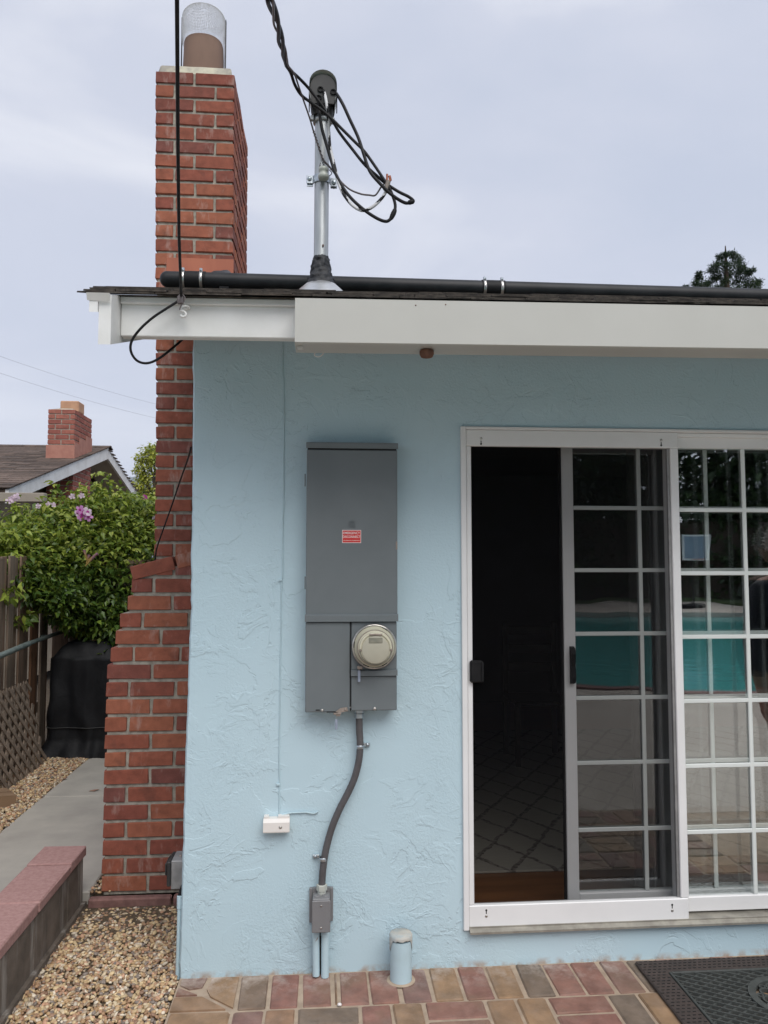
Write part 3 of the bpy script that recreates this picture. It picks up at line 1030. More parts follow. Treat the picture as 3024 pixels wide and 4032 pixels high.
while z > zst-0.02:
    a, b = stack_x(z+BH/2)
    half = (b-a-3*JT)
    jz = rnd.uniform(-0.002, 0.002)
    if k % 2 == 0:
        mid = (a+b)/2+rnd.uniform(-0.004, 0.004)
        brick(a, mid-JT/2, YU, YU+0.0965, z+jz, z+jz+BH)
        brick(mid+JT/2, b, YU, YU+0.0965, z+jz, z+jz+BH)
        yst = YU+0.0965+JT
        side_first = 0.205
    else:
        hw = 0.0985
        brick(a, a+hw, YU, YU+0.205, z+jz, z+jz+BH)
        brick(a+hw+JT, b-hw-JT, YU, YU+0.0965, z+jz, z+jz+BH)
        brick(b-hw, b, YU, YU+0.205, z+jz, z+jz+BH)
        yst = YU+0.205+JT
        side_first = 0.205
    if z > zr(YU)-0.05:
        for (p0, p1) in cuts(yst, YB, side_first, 0.205):
            brick(b-0.0965, b+rnd.uniform(0, 0.001), p0, p1, z, z+BH)
    for (p0, p1) in cuts(yst, YB, side_first, 0.205):
        hidden.cbox(a, a+0.0965, p0, p1, z, z+BH, 0.003)
    z -= PITCHZ
    k += 1
# lower breast
for i, (z0, xx) in enumerate(low):
    if i % 2 == 0:
        brick(xx, xx+0.0985, YL, YL+0.205, z0, z0+BH)
        st = xx+0.0985+JT
        sd = YL+0.205+JT
    else:
        st = xx
        sd = YL+0.0965+JT
    for (p0, p1) in cuts(st, XIN, 0.205, 0.205):
        brick(p0, p1, YL+rnd.uniform(-0.001, 0.001), YL+0.0965, z0, z0+BH)
    for (p0, p1) in cuts(sd, YLB, 0.205, 0.205):
        hidden.cbox(xx, xx+0.0965, p0, p1, z0, z0+BH, 0.003)
o = obj('side_bricks', hidden, 'brick_red', chim)
o['kind'] = 'stuff'
# sloping cap course and the small cut bricks under it
ang = math.atan(slope)
def slanted(s0, s1):
    cx = xa+(s0+s1)/2*math.cos(ang); cz = za+(s0+s1)/2*math.sin(ang)
    up = Vector((-math.sin(ang), 0, math.cos(ang)))*BH/2
    L = s1-s0
    me = MB().cbox(-L/2, L/2, 0, 0.205, -BH/2, BH/2, 0.003, jit=0.0014, rr=rnd).mesh('brick')
    inst('brick', me, 'brick_red', chim, (cx+up.x, YL-0.004, cz+up.z), (0, -ang, 0))
slanted(0.0, 0.205)
slanted(0.205+JT, 0.205+JT+0.10)
obj('brick', MB().prism([(xa+0.105, ztop+0.002), (xa+0.185, ztop+0.002), (xa+0.185, ztop+0.035), (xa+0.13, ztop+0.016)], 'y', YL, YL+0.09), 'brick_red', chim)
obj('brick', MB().prism([(xa+0.20, ztop+0.002), (XIN-0.002, ztop+0.002), (XIN-0.002, ztop+0.057), (xa+0.20, ztop+0.040)], 'y', YL, YL+0.09), 'brick_red', chim)
# crown, flue tile, spark screen
a, b = stack_x(zt)
cw = MB()
def crown(u, v):
    x_ = a+0.012+(b-a-0.024)*u
    y_ = YU+0.012+(YB-YU-0.024)*v
    d = min(u, 1-u, v*1.3, (1-v)*1.3)
    h = 0.055*min(1, d*40)+0.030*min(1, d*4)+0.012*noise.noise(Vector((u*6, v*6, 2)))*min(1, d*6)
    return (x_, y_, zt-0.004+h)
cw.grid(crown, 44, 44)
obj('crown', cw, 'mortar_crown', chim, 'pale cracked mortar crown on the chimney top')
cxf = PY(800, 200, YU+0.17).x
cyf = YU+0.19
rf = 0.116
zf_top = PY(800, 128, cyf-rf).z
fl = MB()
def sup(r, ang_):
    ca, sa = math.cos(ang_), math.sin(ang_)
    n_ = 2.15
    q = (abs(ca)**n_+abs(sa)**n_)**(-1/n_)
    return r*q*ca, r*q*sa
n_ = 40
vs = []
prof_ = [(1.06, zt+0.02), (1.03, zt+0.12), (0.99, zf_top-0.01), (0.965, zf_top), (0.86, zf_top), (0.86, zf_top-0.2)]
for (r_, h_) in prof_:
    for q in range(n_):
        sx_, sy_ = sup(rf*r_, 2*math.pi*q/n_)
        vs.append((cxf+sx_, cyf+sy_, h_))
fs = [[i*n_+q, i*n_+(q+1) % n_, (i+1)*n_+(q+1) % n_, (i+1)*n_+q] for i in range(len(prof_)-1) for q in range(n_)]
obj('flue_tile', fl.add(vs, fs, True), 'terracotta', chim, 'brown clay flue tile')
# wire cloth hood: each wire is a thin bar
sm_ = MB()
zs0 = zt+0.03
zs1 = PY(800, 40, cyf).z
rs_ = rf*1.10
def hood(t, q):
    # t 0..1 up the side then over the arched top
    ang_ = 2*math.pi*q
    sx_, sy_ = sup(rs_, ang_)
    if t < 0.72:
        return Vector((cxf+sx_, cyf+sy_, zs0+(zs1-0.07-zs0)*t/0.72))
    u = (t-0.72)/0.28*math.pi/2
    return Vector((cxf+sx_*math.cos(u), cyf+sy_*math.cos(u), zs1-0.07+0.07*math.sin(u)))
tr_ = (zf_top+0.004-zs0)/(zs1-0.07-zs0)*0.72
for q in range(88):
    t0_ = tr_ if math.sin(2*math.pi*q/88) < 0.25 else 0.0
    te_ = 0.985 if q % 8 == 0 else 0.955 if q % 4 == 0 else 0.90 if q % 2 == 0 else 0.82
    sm_.tube([hood(t0_+(te_-t0_)*t/16, q/88) for t in range(17)], 0.0009, 3, False)
for t in range(0, 62):
    tt = t/63
    if tt < tr_:
        sm_.tube([hood(tt, 0.04+0.42*q/16) for q in range(17)], 0.0009, 3, False)
    else:
        sm_.tube([hood(tt, q/30) for q in range(31)], 0.0009, 3, False)
o = obj('spark_screen', sm_, 'wire_mesh', chim, 'pale wire mesh spark screen over the flue')
for sx_ in (-1, 1):
    st_ = MB().box(cxf+sx_*(rs_+0.003)-0.0015, cxf+sx_*(rs_+0.003)+0.0015, cyf-0.012, cyf+0.012, zs0-0.01, zs1-0.06)
    obj('screen_strap', st_, 'weatherhead_dark', chim)
# painted flashing at the roof
zf_ = PY(800, 1018, YU-0.005).z
a2, b2 = stack_x(zf_-0.05)
xfl = PY(655, 1050, YU-0.005).x
fsh = MB()
zrb = zr(YU)
fsh.cbox(xfl, b2+0.004, YU-0.006, YU-0.0015, zrb-0.02, zf_, 0.001)
yy = YU
stp = 0
while yy < YB:
    y2 = min(yy+0.14, YB)
    fsh.box(b2+0.002, b2+0.006, yy-0.006 if stp == 0 else yy, y2, zr(yy)-0.02, zr(yy)+0.13+(0.03 if stp == 0 else 0))
    yy = y2
    stp += 1
fsh.prism([(YU-0.16, zr(YU-0.16)+0.026), (YU-0.003, zr(YU)+0.05), (YU-0.003, zr(YU)+0.02), (YU-0.16, zr(YU-0.16)+0.022)], 'x', xfl, b2+0.06)
obj('flashing', fsh, 'flashing_paint', chim, 'terracotta painted metal flashing at the chimney foot')

# ------------------------------------------------------------------ sliding door in the wall
YS = -0.004      # face of screen door
zA = lambda py, Y=YS, px=2200: PY(px, py, Y).z
xA = lambda px, Y=YS, py=2600: PY(px, py, Y).x
fx0 = XD0-0.012
zt_f = PY(1840, 1678, -0.014).z
frm = MB()
frm.cbox(fx0, xA(1839), -0.014, 0.14, ZDB-0.004, zt_f, 0.002)
frm.cbox(xA(1839)+0.0005, XD1+0.012, -0.014, 0.14, zA(1694, -0.014), zt_f, 0.002)
frm.cbox(XD1-0.02, XD1+0.012, -0.014, 0.14, ZDB-0.004, zA(1694, -0.014)-0.0005, 0.002)
frm.cbox(xA(2668), XD1-0.021, 0.012, 0.13, zA(1722, 0.012, 2800), zA(1694, -0.014)-0.0008, 0.002)
dfr = obj('door_frame', frm, 'white_vinyl', house, 'white vinyl frame of the sliding door')
sill = MB()
zs_ = zA(3634, -0.012, 2200)
sill.prism([(-0.030, ZDB-0.012), (-0.030, ZDB-0.004), (-0.012, ZDB+0.004), (-0.012, zs_-0.004), (-0.004, zs_-0.004), (-0.004, ZDB+0.006), (0.14, ZDB+0.012), (0.14, ZDB-0.012)], 'x', xA(1839)+0.001, XD1-0.0205)
obj('sill_track', sill, 'track_alu', house, 'dull aluminium sill track')
# fixed panel (outer)
YFX = 0.035
fz0, fz1 = zA(3586, YFX, 2850), zA(1722, YFX, 2850)
fgz0, fgz1 = zA(3528, YFX, 2850), zA(1766, YFX, 2850)
fxa, fxb = xA(2640, YFX), XD1-0.022
fp = MB()
fp.cbox(fxa, fxa+0.045, YFX, YFX+0.035, fz0, fz1, 0.003)
fp.cbox(fxb-0.05, fxb, YFX, YFX+0.035, fz0, fz1, 0.003)
fp.cbox(fxa+0.0455, fxb-0.0505, YFX, YFX+0.035, fz0, fgz0, 0.003)
fp.cbox(fxa+0.0455, fxb-0.0505, YFX, YFX+0.035, fgz1, fz1, 0.003)
fxp = obj('fixed_panel', fp, 'white_vinyl', house, 'fixed white framed glass panel with white grilles')
obj('glass_pane', MB().box(fxa+0.045, fxb-0.05, YFX+0.014, YFX+0.017, fgz0, fgz1), 'door_glass', fxp)
mrow_f = [2009, 2257, 2506, 2757, 3011, 3270]
xv = xA(2931, YFX+0.02, 2260)
stepv = xA(2515, 0.09) - xA(2268, 0.09)
for py in mrow_f:
    zz = zA(py, YFX+0.02, 2800)
    obj('muntin', MB().cbox(fxa+0.046, fxb-0.051, YFX+0.004, YFX+0.012, zz-0.0085, zz+0.0085, 0.002), 'muntin_white', fxp)
for xx in (xv, xv+stepv*1.02, xv+stepv*2.02):
    if fxa+0.06 < xx < fxb-0.06:
        obj('muntin', MB().cbox(xx-0.0085, xx+0.0085, YFX+0.0035, YFX+0.0125, fgz0+0.001, fgz1-0.001, 0.002), 'muntin_white', fxp)
# sliding panel (inner, pushed part way open)
YSL = 0.085
sz0, sz1 = zA(3560, YSL, 2400), zA(1712, YSL, 2400)
sgz0, sgz1 = zA(3514, YSL, 2400), zA(1764, YSL, 2400)
sxa = xA(2222, YSL)
sxg = xA(2268, YSL)
sxb = sxg+stepv*3.95
sp = MB()
sp.cbox(sxa, sxg, YSL, YSL+0.036, sz0, sz1, 0.003)
sp.cbox(sxb, sxb+0.05, YSL, YSL+0.036, sz0, sz1, 0.003)
sp.cbox(sxg+0.0005, sxb-0.0005, YSL, YSL+0.036, sz0, sgz0, 0.003)
sp.cbox(sxg+0.0005, sxb-0.0005, YSL, YSL+0.036, sgz1, sz1, 0.003)
slp = obj('sliding_panel', sp, 'white_vinyl', house, 'sliding white framed glass panel pushed partly open')
obj('glass_pane', MB().box(sxg, sxb, YSL+0.015, YSL+0.018, sgz0, sgz1), 'door_glass', slp)
for py in (2001, 2245, 2494, 2745, 2999, 3261):
    zz = zA(py, YSL+0.02, 2400)
    obj('muntin', MB().cbox(sxg+0.001, sxb-0.001, YSL+0.004, YSL+0.012, zz-0.0085, zz+0.0085, 0.002), 'muntin_white', slp)
spc = xA(2779, YSL+0.02, 2160)-xA(2515, YSL+0.02, 2160)
for i in (0, 1, 2):
    xx = xA(2515, YSL+0.02, 2160)+spc*i
    obj('muntin', MB().cbox(xx-0.0085, xx+0.0085, YSL+0.0035, YSL+0.0125, sgz0+0.001, sgz1-0.001, 0.002), 'muntin_white', slp)
hx = xA(2258, YSL-0.02)
h0, h1 = zA(2697, YSL-0.03, 2258), zA(2548, YSL-0.03, 2258)
hd = MB().prism([(YSL, h0), (YSL-0.022, h0+0.006), (YSL-0.03, h0+0.03), (YSL-0.024, (h0+h1)/2), (YSL-0.03, h1-0.03), (YSL-0.022, h1-0.006), (YSL, h1)], 'x', hx-0.010, hx+0.008)
obj('handle', hd, 'black_rubber', slp)
obj('weather_strip', MB().box(sxa-0.006, sxa-0.0005, YSL+0.004, YSL+0.03, sz0, sz1), 'panel_gap', slp)
# screen door (outermost)
sc = MB()
qx0, qx1 = xA(1839)+0.0015, xA(2691, YS, 2600)
gz0, gz1 = zA(3550, YS, 2300), zA(1761, YS, 2300)
qz0, qz1 = zA(3634, YS, 2300), zA(1698, YS, 2300)
sc.cbox(qx0, xA(1861), YS, YS+0.026, gz0, gz1, 0.003)
sc.cbox(xA(2659), qx1, YS, YS+0.026, gz0, gz1, 0.003)
sc.cbox(qx0-0.001, xA(2668, YS, 1740), YS-0.003, YS+0.026, gz1+0.0003, qz1, 0.003)
sc.cbox(qx0-0.001, qx1-0.004, YS-0.003, YS+0.026, qz0, gz0-0.0003, 0.003)
scr = obj('screen_door', sc, 'white_vinyl', house, 'white framed insect screen door closed over the opening')
obj('screen_mesh', MB().add([(xA(1861), YS+0.016, gz0), (xA(2659), YS+0.016, gz0), (xA(2659), YS+0.016, gz1), (xA(1861), YS+0.016, gz1)], [(0, 1, 2, 3)]), 'insect_screen', scr, 'dark see-through insect mesh')
obj('spline_gap', MB().box(xA(2659)-0.011, xA(2659)-0.001, YS+0.008, YS+0.02, gz0+0.001, gz1-0.001), 'cabinet_alu', scr)
q0 = zA(2688, YS-0.01, 1875); q1 = zA(2600, YS-0.01, 1875)
lx0, lx1 = xA(1850, YS-0.01), xA(1899, YS-0.01)
obj('latch_handle', MB().cbox(lx0, lx1, YS-0.020, YS-0.0005, q0, q1, 0.006).cbox(lx1-0.008, lx1+0.004, YS-0.026, YS-0.012, q0+0.004, q1-0.004, 0.004).cbox(lx0+0.004, lx1-0.01, YS+0.0262, YS+0.034, q0+0.01, q1-0.01, 0.003), 'black_rubber', scr, 'black screen door latch handle')
for (px, py, dn) in ((1894, 1727, -1), (2603, 1733, -1), (1915, 3607, 1), (2647, 3585, 1)):
    q = PY(px, py, YS-0.003)
    m = MB(); screw(m, q.x, YS-0.003, q.z, 0.0055, 0.003)
    obj('screw', m, 'stainless', scr)
    m = MB()
    m.lathe([(0.0042, 0), (0.0042, 0.0006)], (q.x, YS-0.003, q.z+dn*0.022), 10, 'y').box(q.x-0.0018, q.x+0.0018, YS-0.0036, YS-0.003, q.z+dn*0.008, q.z+dn*0.02)
    obj('slot', m, 'panel_gap', scr)

# ================================================================== THINGS ON THE WALL
# ---- electrical panel
YP = -0.085
P = lambda px, py, Y=YP: PY(px, py, Y)
c0 = P(1384, 2805)
pan = thing('electrical_panel', 'tall grey metal electrical panel with round meter mounted on the blue wall', 'electrical panel', (c0.x, 0, c0.z))
X0, X1 = P(1205, 2200).x, P(1565, 2200).x
Zt, Zb = P(1384, 1768).z, P(1300, 2800).z
obj('cabinet', MB().cbox(X0+0.004, X1-0.004, YP+0.014, -0.001, Zb+0.004, Zt+0.012, 0.003), 'panel_grey', pan)
hood_ = MB().prism([(YP-0.010, P(1384, 1767).z), (YP-0.012, P(1384, 1746).z), (YP+0.01, P(1384, 1741).z), (-0.001, P(1384, 1738).z), (-0.001, P(1384, 1746).z), (YP-0.008, P(1384, 1753).z), (YP-0.007, P(1384, 1767).z)], 'x', X0-0.002, X1+0.002)
obj('rain_hood', hood_, 'panel_grey', pan)
zm1, zm0 = P(1384, 2418).z, P(1384, 2447).z
dz1 = P(1384, 1771).z
door = obj('door', MB().cbox(X0, X1, YP, YP+0.013, zm1-0.004, dz1, 0.003), 'panel_grey', pan)
obj('mid_rail', MB().prism([(YP-0.004, zm1), (YP-0.011, zm1-0.006), (YP-0.011, zm0), (YP+0.008, zm0), (YP+0.008, zm1-0.0045), (YP-0.0005, zm1-0.0045), (YP-0.0005, zm1)], 'x', X0-0.003, X1+0.002), 'panel_grey', pan)
xg = P(1380, 2620).x
zlb = P(1300, 2804).z
obj('cover', MB().cbox(X0, xg-0.002, YP, YP+0.0125, zlb, zm0-0.0015, 0.003), 'panel_grey', pan)
zr1, zr0 = P(1470, 2636).z, P(1470, 2660).z
obj('meter_cover', MB().cbox(xg+0.003, X1-0.003, YP+0.001, YP+0.0125, zr1-0.002, zm0-0.0015, 0.003), 'panel_grey', pan)
obj('lower_rail', MB().prism([(YP-0.002, zr1), (YP-0.010, zr1-0.005), (YP-0.010, zr0), (YP+0.006, zr0), (YP+0.006, zr1-0.0025), (YP-0.0005, zr1-0.0025), (YP-0.0005, zr1)], 'x', xg+0.002, X1-0.001), 'panel_grey', pan)
zrb_ = P(1470, 2798).z
obj('cover', MB().cbox(xg+0.003, X1-0.003, YP, YP+0.0125, zrb_, zr0-0.0015, 0.003), 'panel_grey', pan)
obj('gap_strip', MB().box(xg-0.0018, xg+0.0028, YP+0.0085, YP+0.013, zlb+0.002, zm0-0.003), 'panel_gap', pan)
obj('gap_strip', MB().box(X0+0.003, X1-0.003, YP+0.004, YP+0.0138, dz1+0.0005, P(1384, 1763).z), 'panel_gap', pan)
# embossed mark on the door: square within a square
lm = MB()
cxl, czl = P(1386, 2064).x, P(1386, 2064).z
for r_, w_ in ((0.0115, 0.0016), (0.0078, 0.0014), (0.0038, 0.0014)):
    for sgn in (-1, 1):
        lm.box(cxl-r_, cxl+r_, YP-0.0020, YP-0.0001, czl+sgn*r_-w_/2, czl+sgn*r_+w_/2)
        lm.box(cxl+sgn*r_-w_/2, cxl+sgn*r_+w_/2, YP-0.0019, YP-0.0001, czl-r_+w_/2+0.0001, czl+r_-w_/2-0.0001)
obj('emblem', lm, 'panel_grey', door)
# warning sticker
s0, s1 = P(1347, 2138), P(1422, 2087)
stk = obj('warning_sticker', MB().box(s0.x, s1.x, YP-0.0008, YP-0.0001, s0.z, s1.z), 'sticker_white', door, 'red warning sticker with white lettering')
obj('sticker_field', MB().box(s0.x+0.0022, s1.x-0.0022, YP-0.0013, YP-0.00085, s0.z+0.0022, s1.z-0.0022), 'sticker_red', stk)
def text_mesh(body, width, height, cx, cz, y, bold=0.0):
    cu = bpy.data.curves.new('lettering', 'FONT')
    cu.body = body
    cu.align_x = 'CENTER'
    cu.align_y = 'CENTER'
    cu.size = 1.0
    cu.offset = bold
    cu.extrude = 0.02
    ob = bpy.data.objects.new('lettering', cu)
    COL.objects.link(ob)
    bpy.context.view_layer.update()
    me = bpy.data.meshes.new_from_object(ob.evaluated_get(bpy.context.evaluated_depsgraph_get()))
    bpy.data.objects.remove(ob)
    co = np.array([v.co[:] for v in me.vertices])
    mn, mxx = co.min(0), co.max(0)
    co = (co-(mn+mxx)/2)
    sx_, sy_ = width/(mxx[0]-mn[0]), height/(mxx[1]-mn[1])
    for v, q in zip(me.vertices, co):
        v.co = (cx+q[0]*sx_, y-q[2]*0.01, cz+q[1]*sy_)
    me.update()
    return me
wst, hst = s1.x-s0.x, s1.z-s0.z
mid = (s0.x+s1.x)/2
base = top_loc(stk)
for body, wv, hv, fz in (('EMERGENCY', 0.87, 0.19, 0.77), ('DISCONNECT', 0.92, 0.19, 0.48), ('DESCONEXIÓN DE EMERGENCIA', 0.88, 0.085, 0.20)):
    me = text_mesh(body, wst*wv, hst*hv, mid-base.x, s0.z+hst*fz-base.z, YP-0.0016-base.y, 0.012)
    o = bpy.data.objects.new('lettering', me)
    me.materials.append(MATS['sticker_white'])
    COL.objects.link(o)
    o.parent = stk
# latch, hinges, screws, hasp
q = P(1562, 2148)
obj('latch', MB().cbox(q.x-0.004, q.x+0.003, YP-0.002, YP-0.0004, q.z-0.016, q.z+0.016, 0.001), 'hasp_metal', pan)
for py in (1890, 2295):
    q = P(1203, py)
    obj('hinge', MB().cbox(q.x-0.004, q.x+0.0005, YP+0.004, YP+0.012, q.z-0.025, q.z+0.025, 0.001), 'panel_grey', pan)
for (px, py, r_) in ((1269, 2796, 0.0055), (1475, 2790, 0.0068), (1379, 2787, 0.003)):
    q = P(px, py)
    m = MB(); screw(m, q.x, YP-0.0003 if px != 1379 else YP+0.008, q.z, r_, 0.006)
    obj('screw', m, 'stainless', pan)
q = P(1251, 2796)
obj('slot', MB().cbox(q.x-0.008, q.x+0.008, YP-0.0012, YP-0.0002, q.z-0.0025, q.z+0.0025, 0.001), 'panel_gap', pan)
hp = [P(1321, 2803, YP-0.004), P(1340, 2788, YP-0.004), P(1366, 2784, YP-0.004), P(1371, 2799, YP-0.004), P(1355, 2803, YP-0.004), P(1336, 2807, YP-0.004)]
hsp = obj('hasp', MB().prism([(v.x, v.z) for v in hp], 'y', YP-0.005, YP-0.002).cbox(P(1313, 2806).x, P(1343, 2806).x, YP-0.008, YP+0.005, P(1313, 2813).z, P(1313, 2806).z, 0.001).cbox(P(1322, 2806).x, P(1340, 2806).x, YP-0.006, YP-0.003, P(1313, 2820).z, P(1313, 2813).z-0.0002, 0.001), 'hasp_metal', pan, 'tan metal hasp at the bottom of the panel')
q = P(1360, 2793); m = MB(); screw(m, q.x, YP-0.0052, q.z, 0.0045, 0.003); obj('screw', m, 'hasp_metal', hsp)
q = P(1287, 2804)
obj('slot', MB().box(P(1286, 2804).x, P(1338, 2804).x, YP-0.0010, YP-0.0002, P(1286, 2806).z, P(1286, 2801).z), 'panel_gap', pan)
def seal_tag(px0, py0, px1, py1, Y):
    a_, b_ = P(px0, py0, Y), P(px1, py1, Y)
    m_ = a_.lerp(b_, 0.3)
    o_ = obj('seal_tag', MB().cbox(b_.x-0.005, b_.x+0.005, Y-0.0022, Y-0.0002, b_.z-0.004, m_.z, 0.001), 'seal_blue', pan, 'small bluish utility seal tag')
    obj('seal_wire', MB().tube([a_+Vector((0, -0.001, 0)), m_], 0.0007, 5), 'stainless', o_)
seal_tag(1327, 2818, 1324, 2868, YP-0.006)
seal_tag(1414, 2622, 1414, 2681, YP-0.014)
# the meter
mc_ = P(1474, 2546, YP-0.02)
RM = 0.0835
mtr = obj('meter_ring', MB().lathe([(RM*0.93, 0.0), (RM, 0.004), (RM*1.045, 0.014), (RM*1.03, 0.022), (RM*0.955, 0.024), (RM*0.93, 0.020)], (mc_.x, YP+0.0005, mc_.z), 56, 'y', cap=False), 'stainless', pan)
met = obj('meter', MB().lathe([(RM*0.955, 0.002), (RM*0.94, 0.022), (RM*0.90, 0.032), (RM*0.84, 0.038), (RM*0.82, 0.050), (RM*0.80, 0.056), (RM*0.76, 0.060), (RM*0.72, 0.0605), (RM*0.70, 0.088), (RM*0.66, 0.094), (0.001, 0.0945)], (mc_.x, YP, mc_.z), 56, 'y', cap=False), 'meter_cream', pan, 'round cream electricity meter')
obj('meter_face', MB().lathe([(RM*0.62, 0.0), (RM*0.62, 0.002), (RM*0.60, 0.003), (0.001, 0.0032)], (mc_.x, YP-0.0946, mc_.z-0.004), 48, 'y'), 'meter_face', met, 'plain pale meter face')
obj('display_window', MB().cbox(mc_.x-0.026, mc_.x+0.026, YP-0.0998, YP-0.0982, mc_.z+0.022, mc_.z+0.042, 0.0007), 'meter_display', met)
obj('hood_slot', MB().cbox(mc_.x-0.025, mc_.x+0.025, YP-0.100, YP-0.0948, mc_.z+0.049, mc_.z+0.0565, 0.002), 'hasp_metal', met)
def arcp(r_, a0, a1, y_, dz=0.0):
    return [Vector((mc_.x+r_*math.cos(R(a_)), y_, mc_.z+dz+r_*math.sin(R(a_)))) for a_ in range(a0, a1+1, 6)]
obj('dome_rim', MB().tube(arcp(RM*0.80, 0, 360, YP-0.0575), 0.0016, 6), 'hasp_metal', met)
obj('lower_groove', MB().tube(arcp(RM*0.725, 182, 358, YP-0.089), 0.0018, 6), 'meter_display', met)
obj('hood_arch', MB().tube(arcp(RM*0.69, 0, 180, YP-0.093), 0.0052, 8), 'meter_cream', met)
for sx_ in (-1, 1):
    obj('side_tab', MB().cbox(mc_.x+sx_*RM*0.70-0.005, mc_.x+sx_*RM*0.70+0.005, YP-0.097, YP-0.088, mc_.z-0.009, mc_.z-0.002, 0.001), 'hasp_metal', met)
for a_ in (60, 174, 300, 246):
    pts = [Vector((mc_.x+RM*0.945*math.cos(R(a_+d)), YP-0.0235, mc_.z+RM*0.945*math.sin(R(a_+d)))) for d in range(-9, 10, 3)]
    obj('ring_slot', MB().tube(pts, 0.0016, 5), 'panel_gap', mtr)
obj('ring_clasp', MB().cbox(P(1412, 2622).x-0.006, P(1412, 2622).x+0.014, YP-0.026, YP-0.01, P(1412, 2632).z, P(1412, 2620).z, 0.002), 'hasp_metal', mtr)

# ---- flexible conduit below the panel
YC = -0.034
cp = [(1414, 2806), (1415, 2870), (1418, 2935), (1413, 2995), (1397, 3060), (1372, 3118), (1340, 3180), (1312, 3245), (1292, 3310), (1278, 3375), (1270, 3440), (1267, 3500)]
cpts = spline([PY(a_, b_, YC) for a_, b_ in cp], 7)
cnd = thing('flexible_conduit', 'dark grey flexible conduit curving down the wall below the panel', 'conduit', (cpts[-1].x, 0, cpts[-1].z))
obj('hose', MB().tube(cpts, [0.0134+0.0003*((i % 2)) for i in range(len(cpts))], 14), 'conduit_grey', cnd)
def hexnut(mb, p_, r_, z0, z1, n=6):
    mb.lathe([(r_*0.9, z0), (r_, z0+0.002), (r_, z1-0.002), (r_*0.9, z1)], p_, n, smooth=False)
m = MB()
t_ = cpts[0]
hexnut(m, (t_.x, YC, t_.z), 0.0205, -0.020, -0.001)
m.lathe([(0.018, 0), (0.018, 0.014)], (t_.x, YC, t_.z), 16)
obj('connector', m, 'zinc', cnd)
b_ = cpts[-1]
m = MB()
hexnut(m, (b_.x, YC, b_.z), 0.0205, -0.006, 0.018)
hexnut(m, (b_.x, YC, b_.z), 0.0165, -0.022, -0.007, 12)
obj('connector', m, 'weatherhead_top', cnd)
def strap(px, py, side):
    q = PY(px, py, YC)
    m = MB()
    m.lathe([(0.0150, -0.007), (0.0165, -0.005), (0.0165, 0.005), (0.0150, 0.007)], (q.x, YC, q.z), 18, cap=False)
    m.cbox(q.x+side*0.014, q.x+side*0.040, -0.012, -0.0005, q.z-0.006, q.z+0.008, 0.002)
    o_ = obj('strap', m, 'zinc', cnd)
    m = MB(); screw(m, q.x+side*0.030, -0.0122, q.z+0.002, 0.007, 0.006)
    obj('screw', m, 'zinc', o_)
strap(1418, 2940, 1)
strap(1272, 3382, -1)

# ---- grey junction box with two painted conduits under it
YJ = -0.085
jx0, jx1 = PY(1229, 3600, YJ).x, PY(1300, 3600, YJ).x
jz0, jz1 = PY(1265, 3672, YJ).z, PY(1265, 3546, YJ).z
jb = thing('junction_box', 'small grey metal junction box low on the blue wall', 'junction box', ((jx0+jx1)/2, 0, jz0))
obj('body', MB().cbox(jx0+0.001, jx1-0.001, YJ+0.004, -0.018, jz0+0.001, jz1+0.004, 0.003), 'box_grey', jb)
obj('flange', MB().cbox(jx0-0.012, jx0+0.0005, -0.0175, -0.001, jz0+0.006, jz1+0.018, 0.002).cbox(jx1-0.0005, jx1+0.012, -0.0175, -0.001, jz0+0.010, jz1+0.018, 0.002).box(jx0+0.001, jx1-0.001, -0.017, -0.001, jz0+0.01, jz1+0.018), 'box_grey', jb)
cv = obj('cover_plate', MB().cbox(jx0-0.001, jx1+0.001, YJ-0.003, YJ+0.0035, jz0, jz1, 0.0025), 'box_grey', jb)
for zz in (jz0+0.018, jz1-0.018):
    m = MB(); screw(m, (jx0+jx1)/2, YJ-0.0031, zz, 0.004, 0.003); obj('screw', m, 'stainless', cv)
for sx_ in (-1, 1):
    m = MB().lathe([(0.014, 0.0), (0.014, 0.003), (0.011, 0.0035), (0.0005, 0.0035)], ((jx0+jx1)/2+sx_*0.0165, -0.052, jz1+0.004), 20)
    obj('knockout', m, 'box_grey', jb)
for (px, r_, py1, lab) in ((1243, 0.0135, 3846, 'left'), (1280, 0.0150, 3854, 'right')):
    q = PY(px, 3760, -0.045)
    zb2 = max(0.001, PY(px, py1, -0.05).z)
    t = thing('wall_conduit', 'pale blue painted conduit under the junction box, %s of the pair' % lab, 'conduit', (q.x, -0.03, zb2), 'painted conduits under the junction box')
    obj('pipe', MB().tube([(q.x+(0.002 if lab == 'left' else 0), -0.040, zb2), (q.x, -0.040, jz0+0.0)], r_, 14), 'painted_pvc', t)
    obj('coupling', MB().lathe([(r_+0.0018, 0), (r_+0.0018, 0.03)], (q.x, -0.040, jz0-0.031), 14), 'painted_pvc', t)
t = thing('ground_rod', 'thin dark pipe between the two painted conduits', 'pipe', (PY(1261, 3760, -0.02).x, -0.012, 0.0))
obj('rod', MB().tube([(t.location.x, -0.012, 0.001), (t.location.x+0.001, -0.012, jz0+0.008)], 0.007, 10), 'chair_dark', t)
lf = MB()
q = PY(1250, 3695, -0.06)
lf.add([q+Vector((0.004, 0, 0.008)), q+Vector((-0.004, -0.004, -0.002)), q+Vector((-0.008, -0.002, -0.012)), q+Vector((0.0, 0.002, -0.004))], [(0, 1, 2, 3)])
tag(obj('dead_leaf', lf, 'litter_leaf'), 'tiny curled brown leaf caught below the junction box', 'leaf')

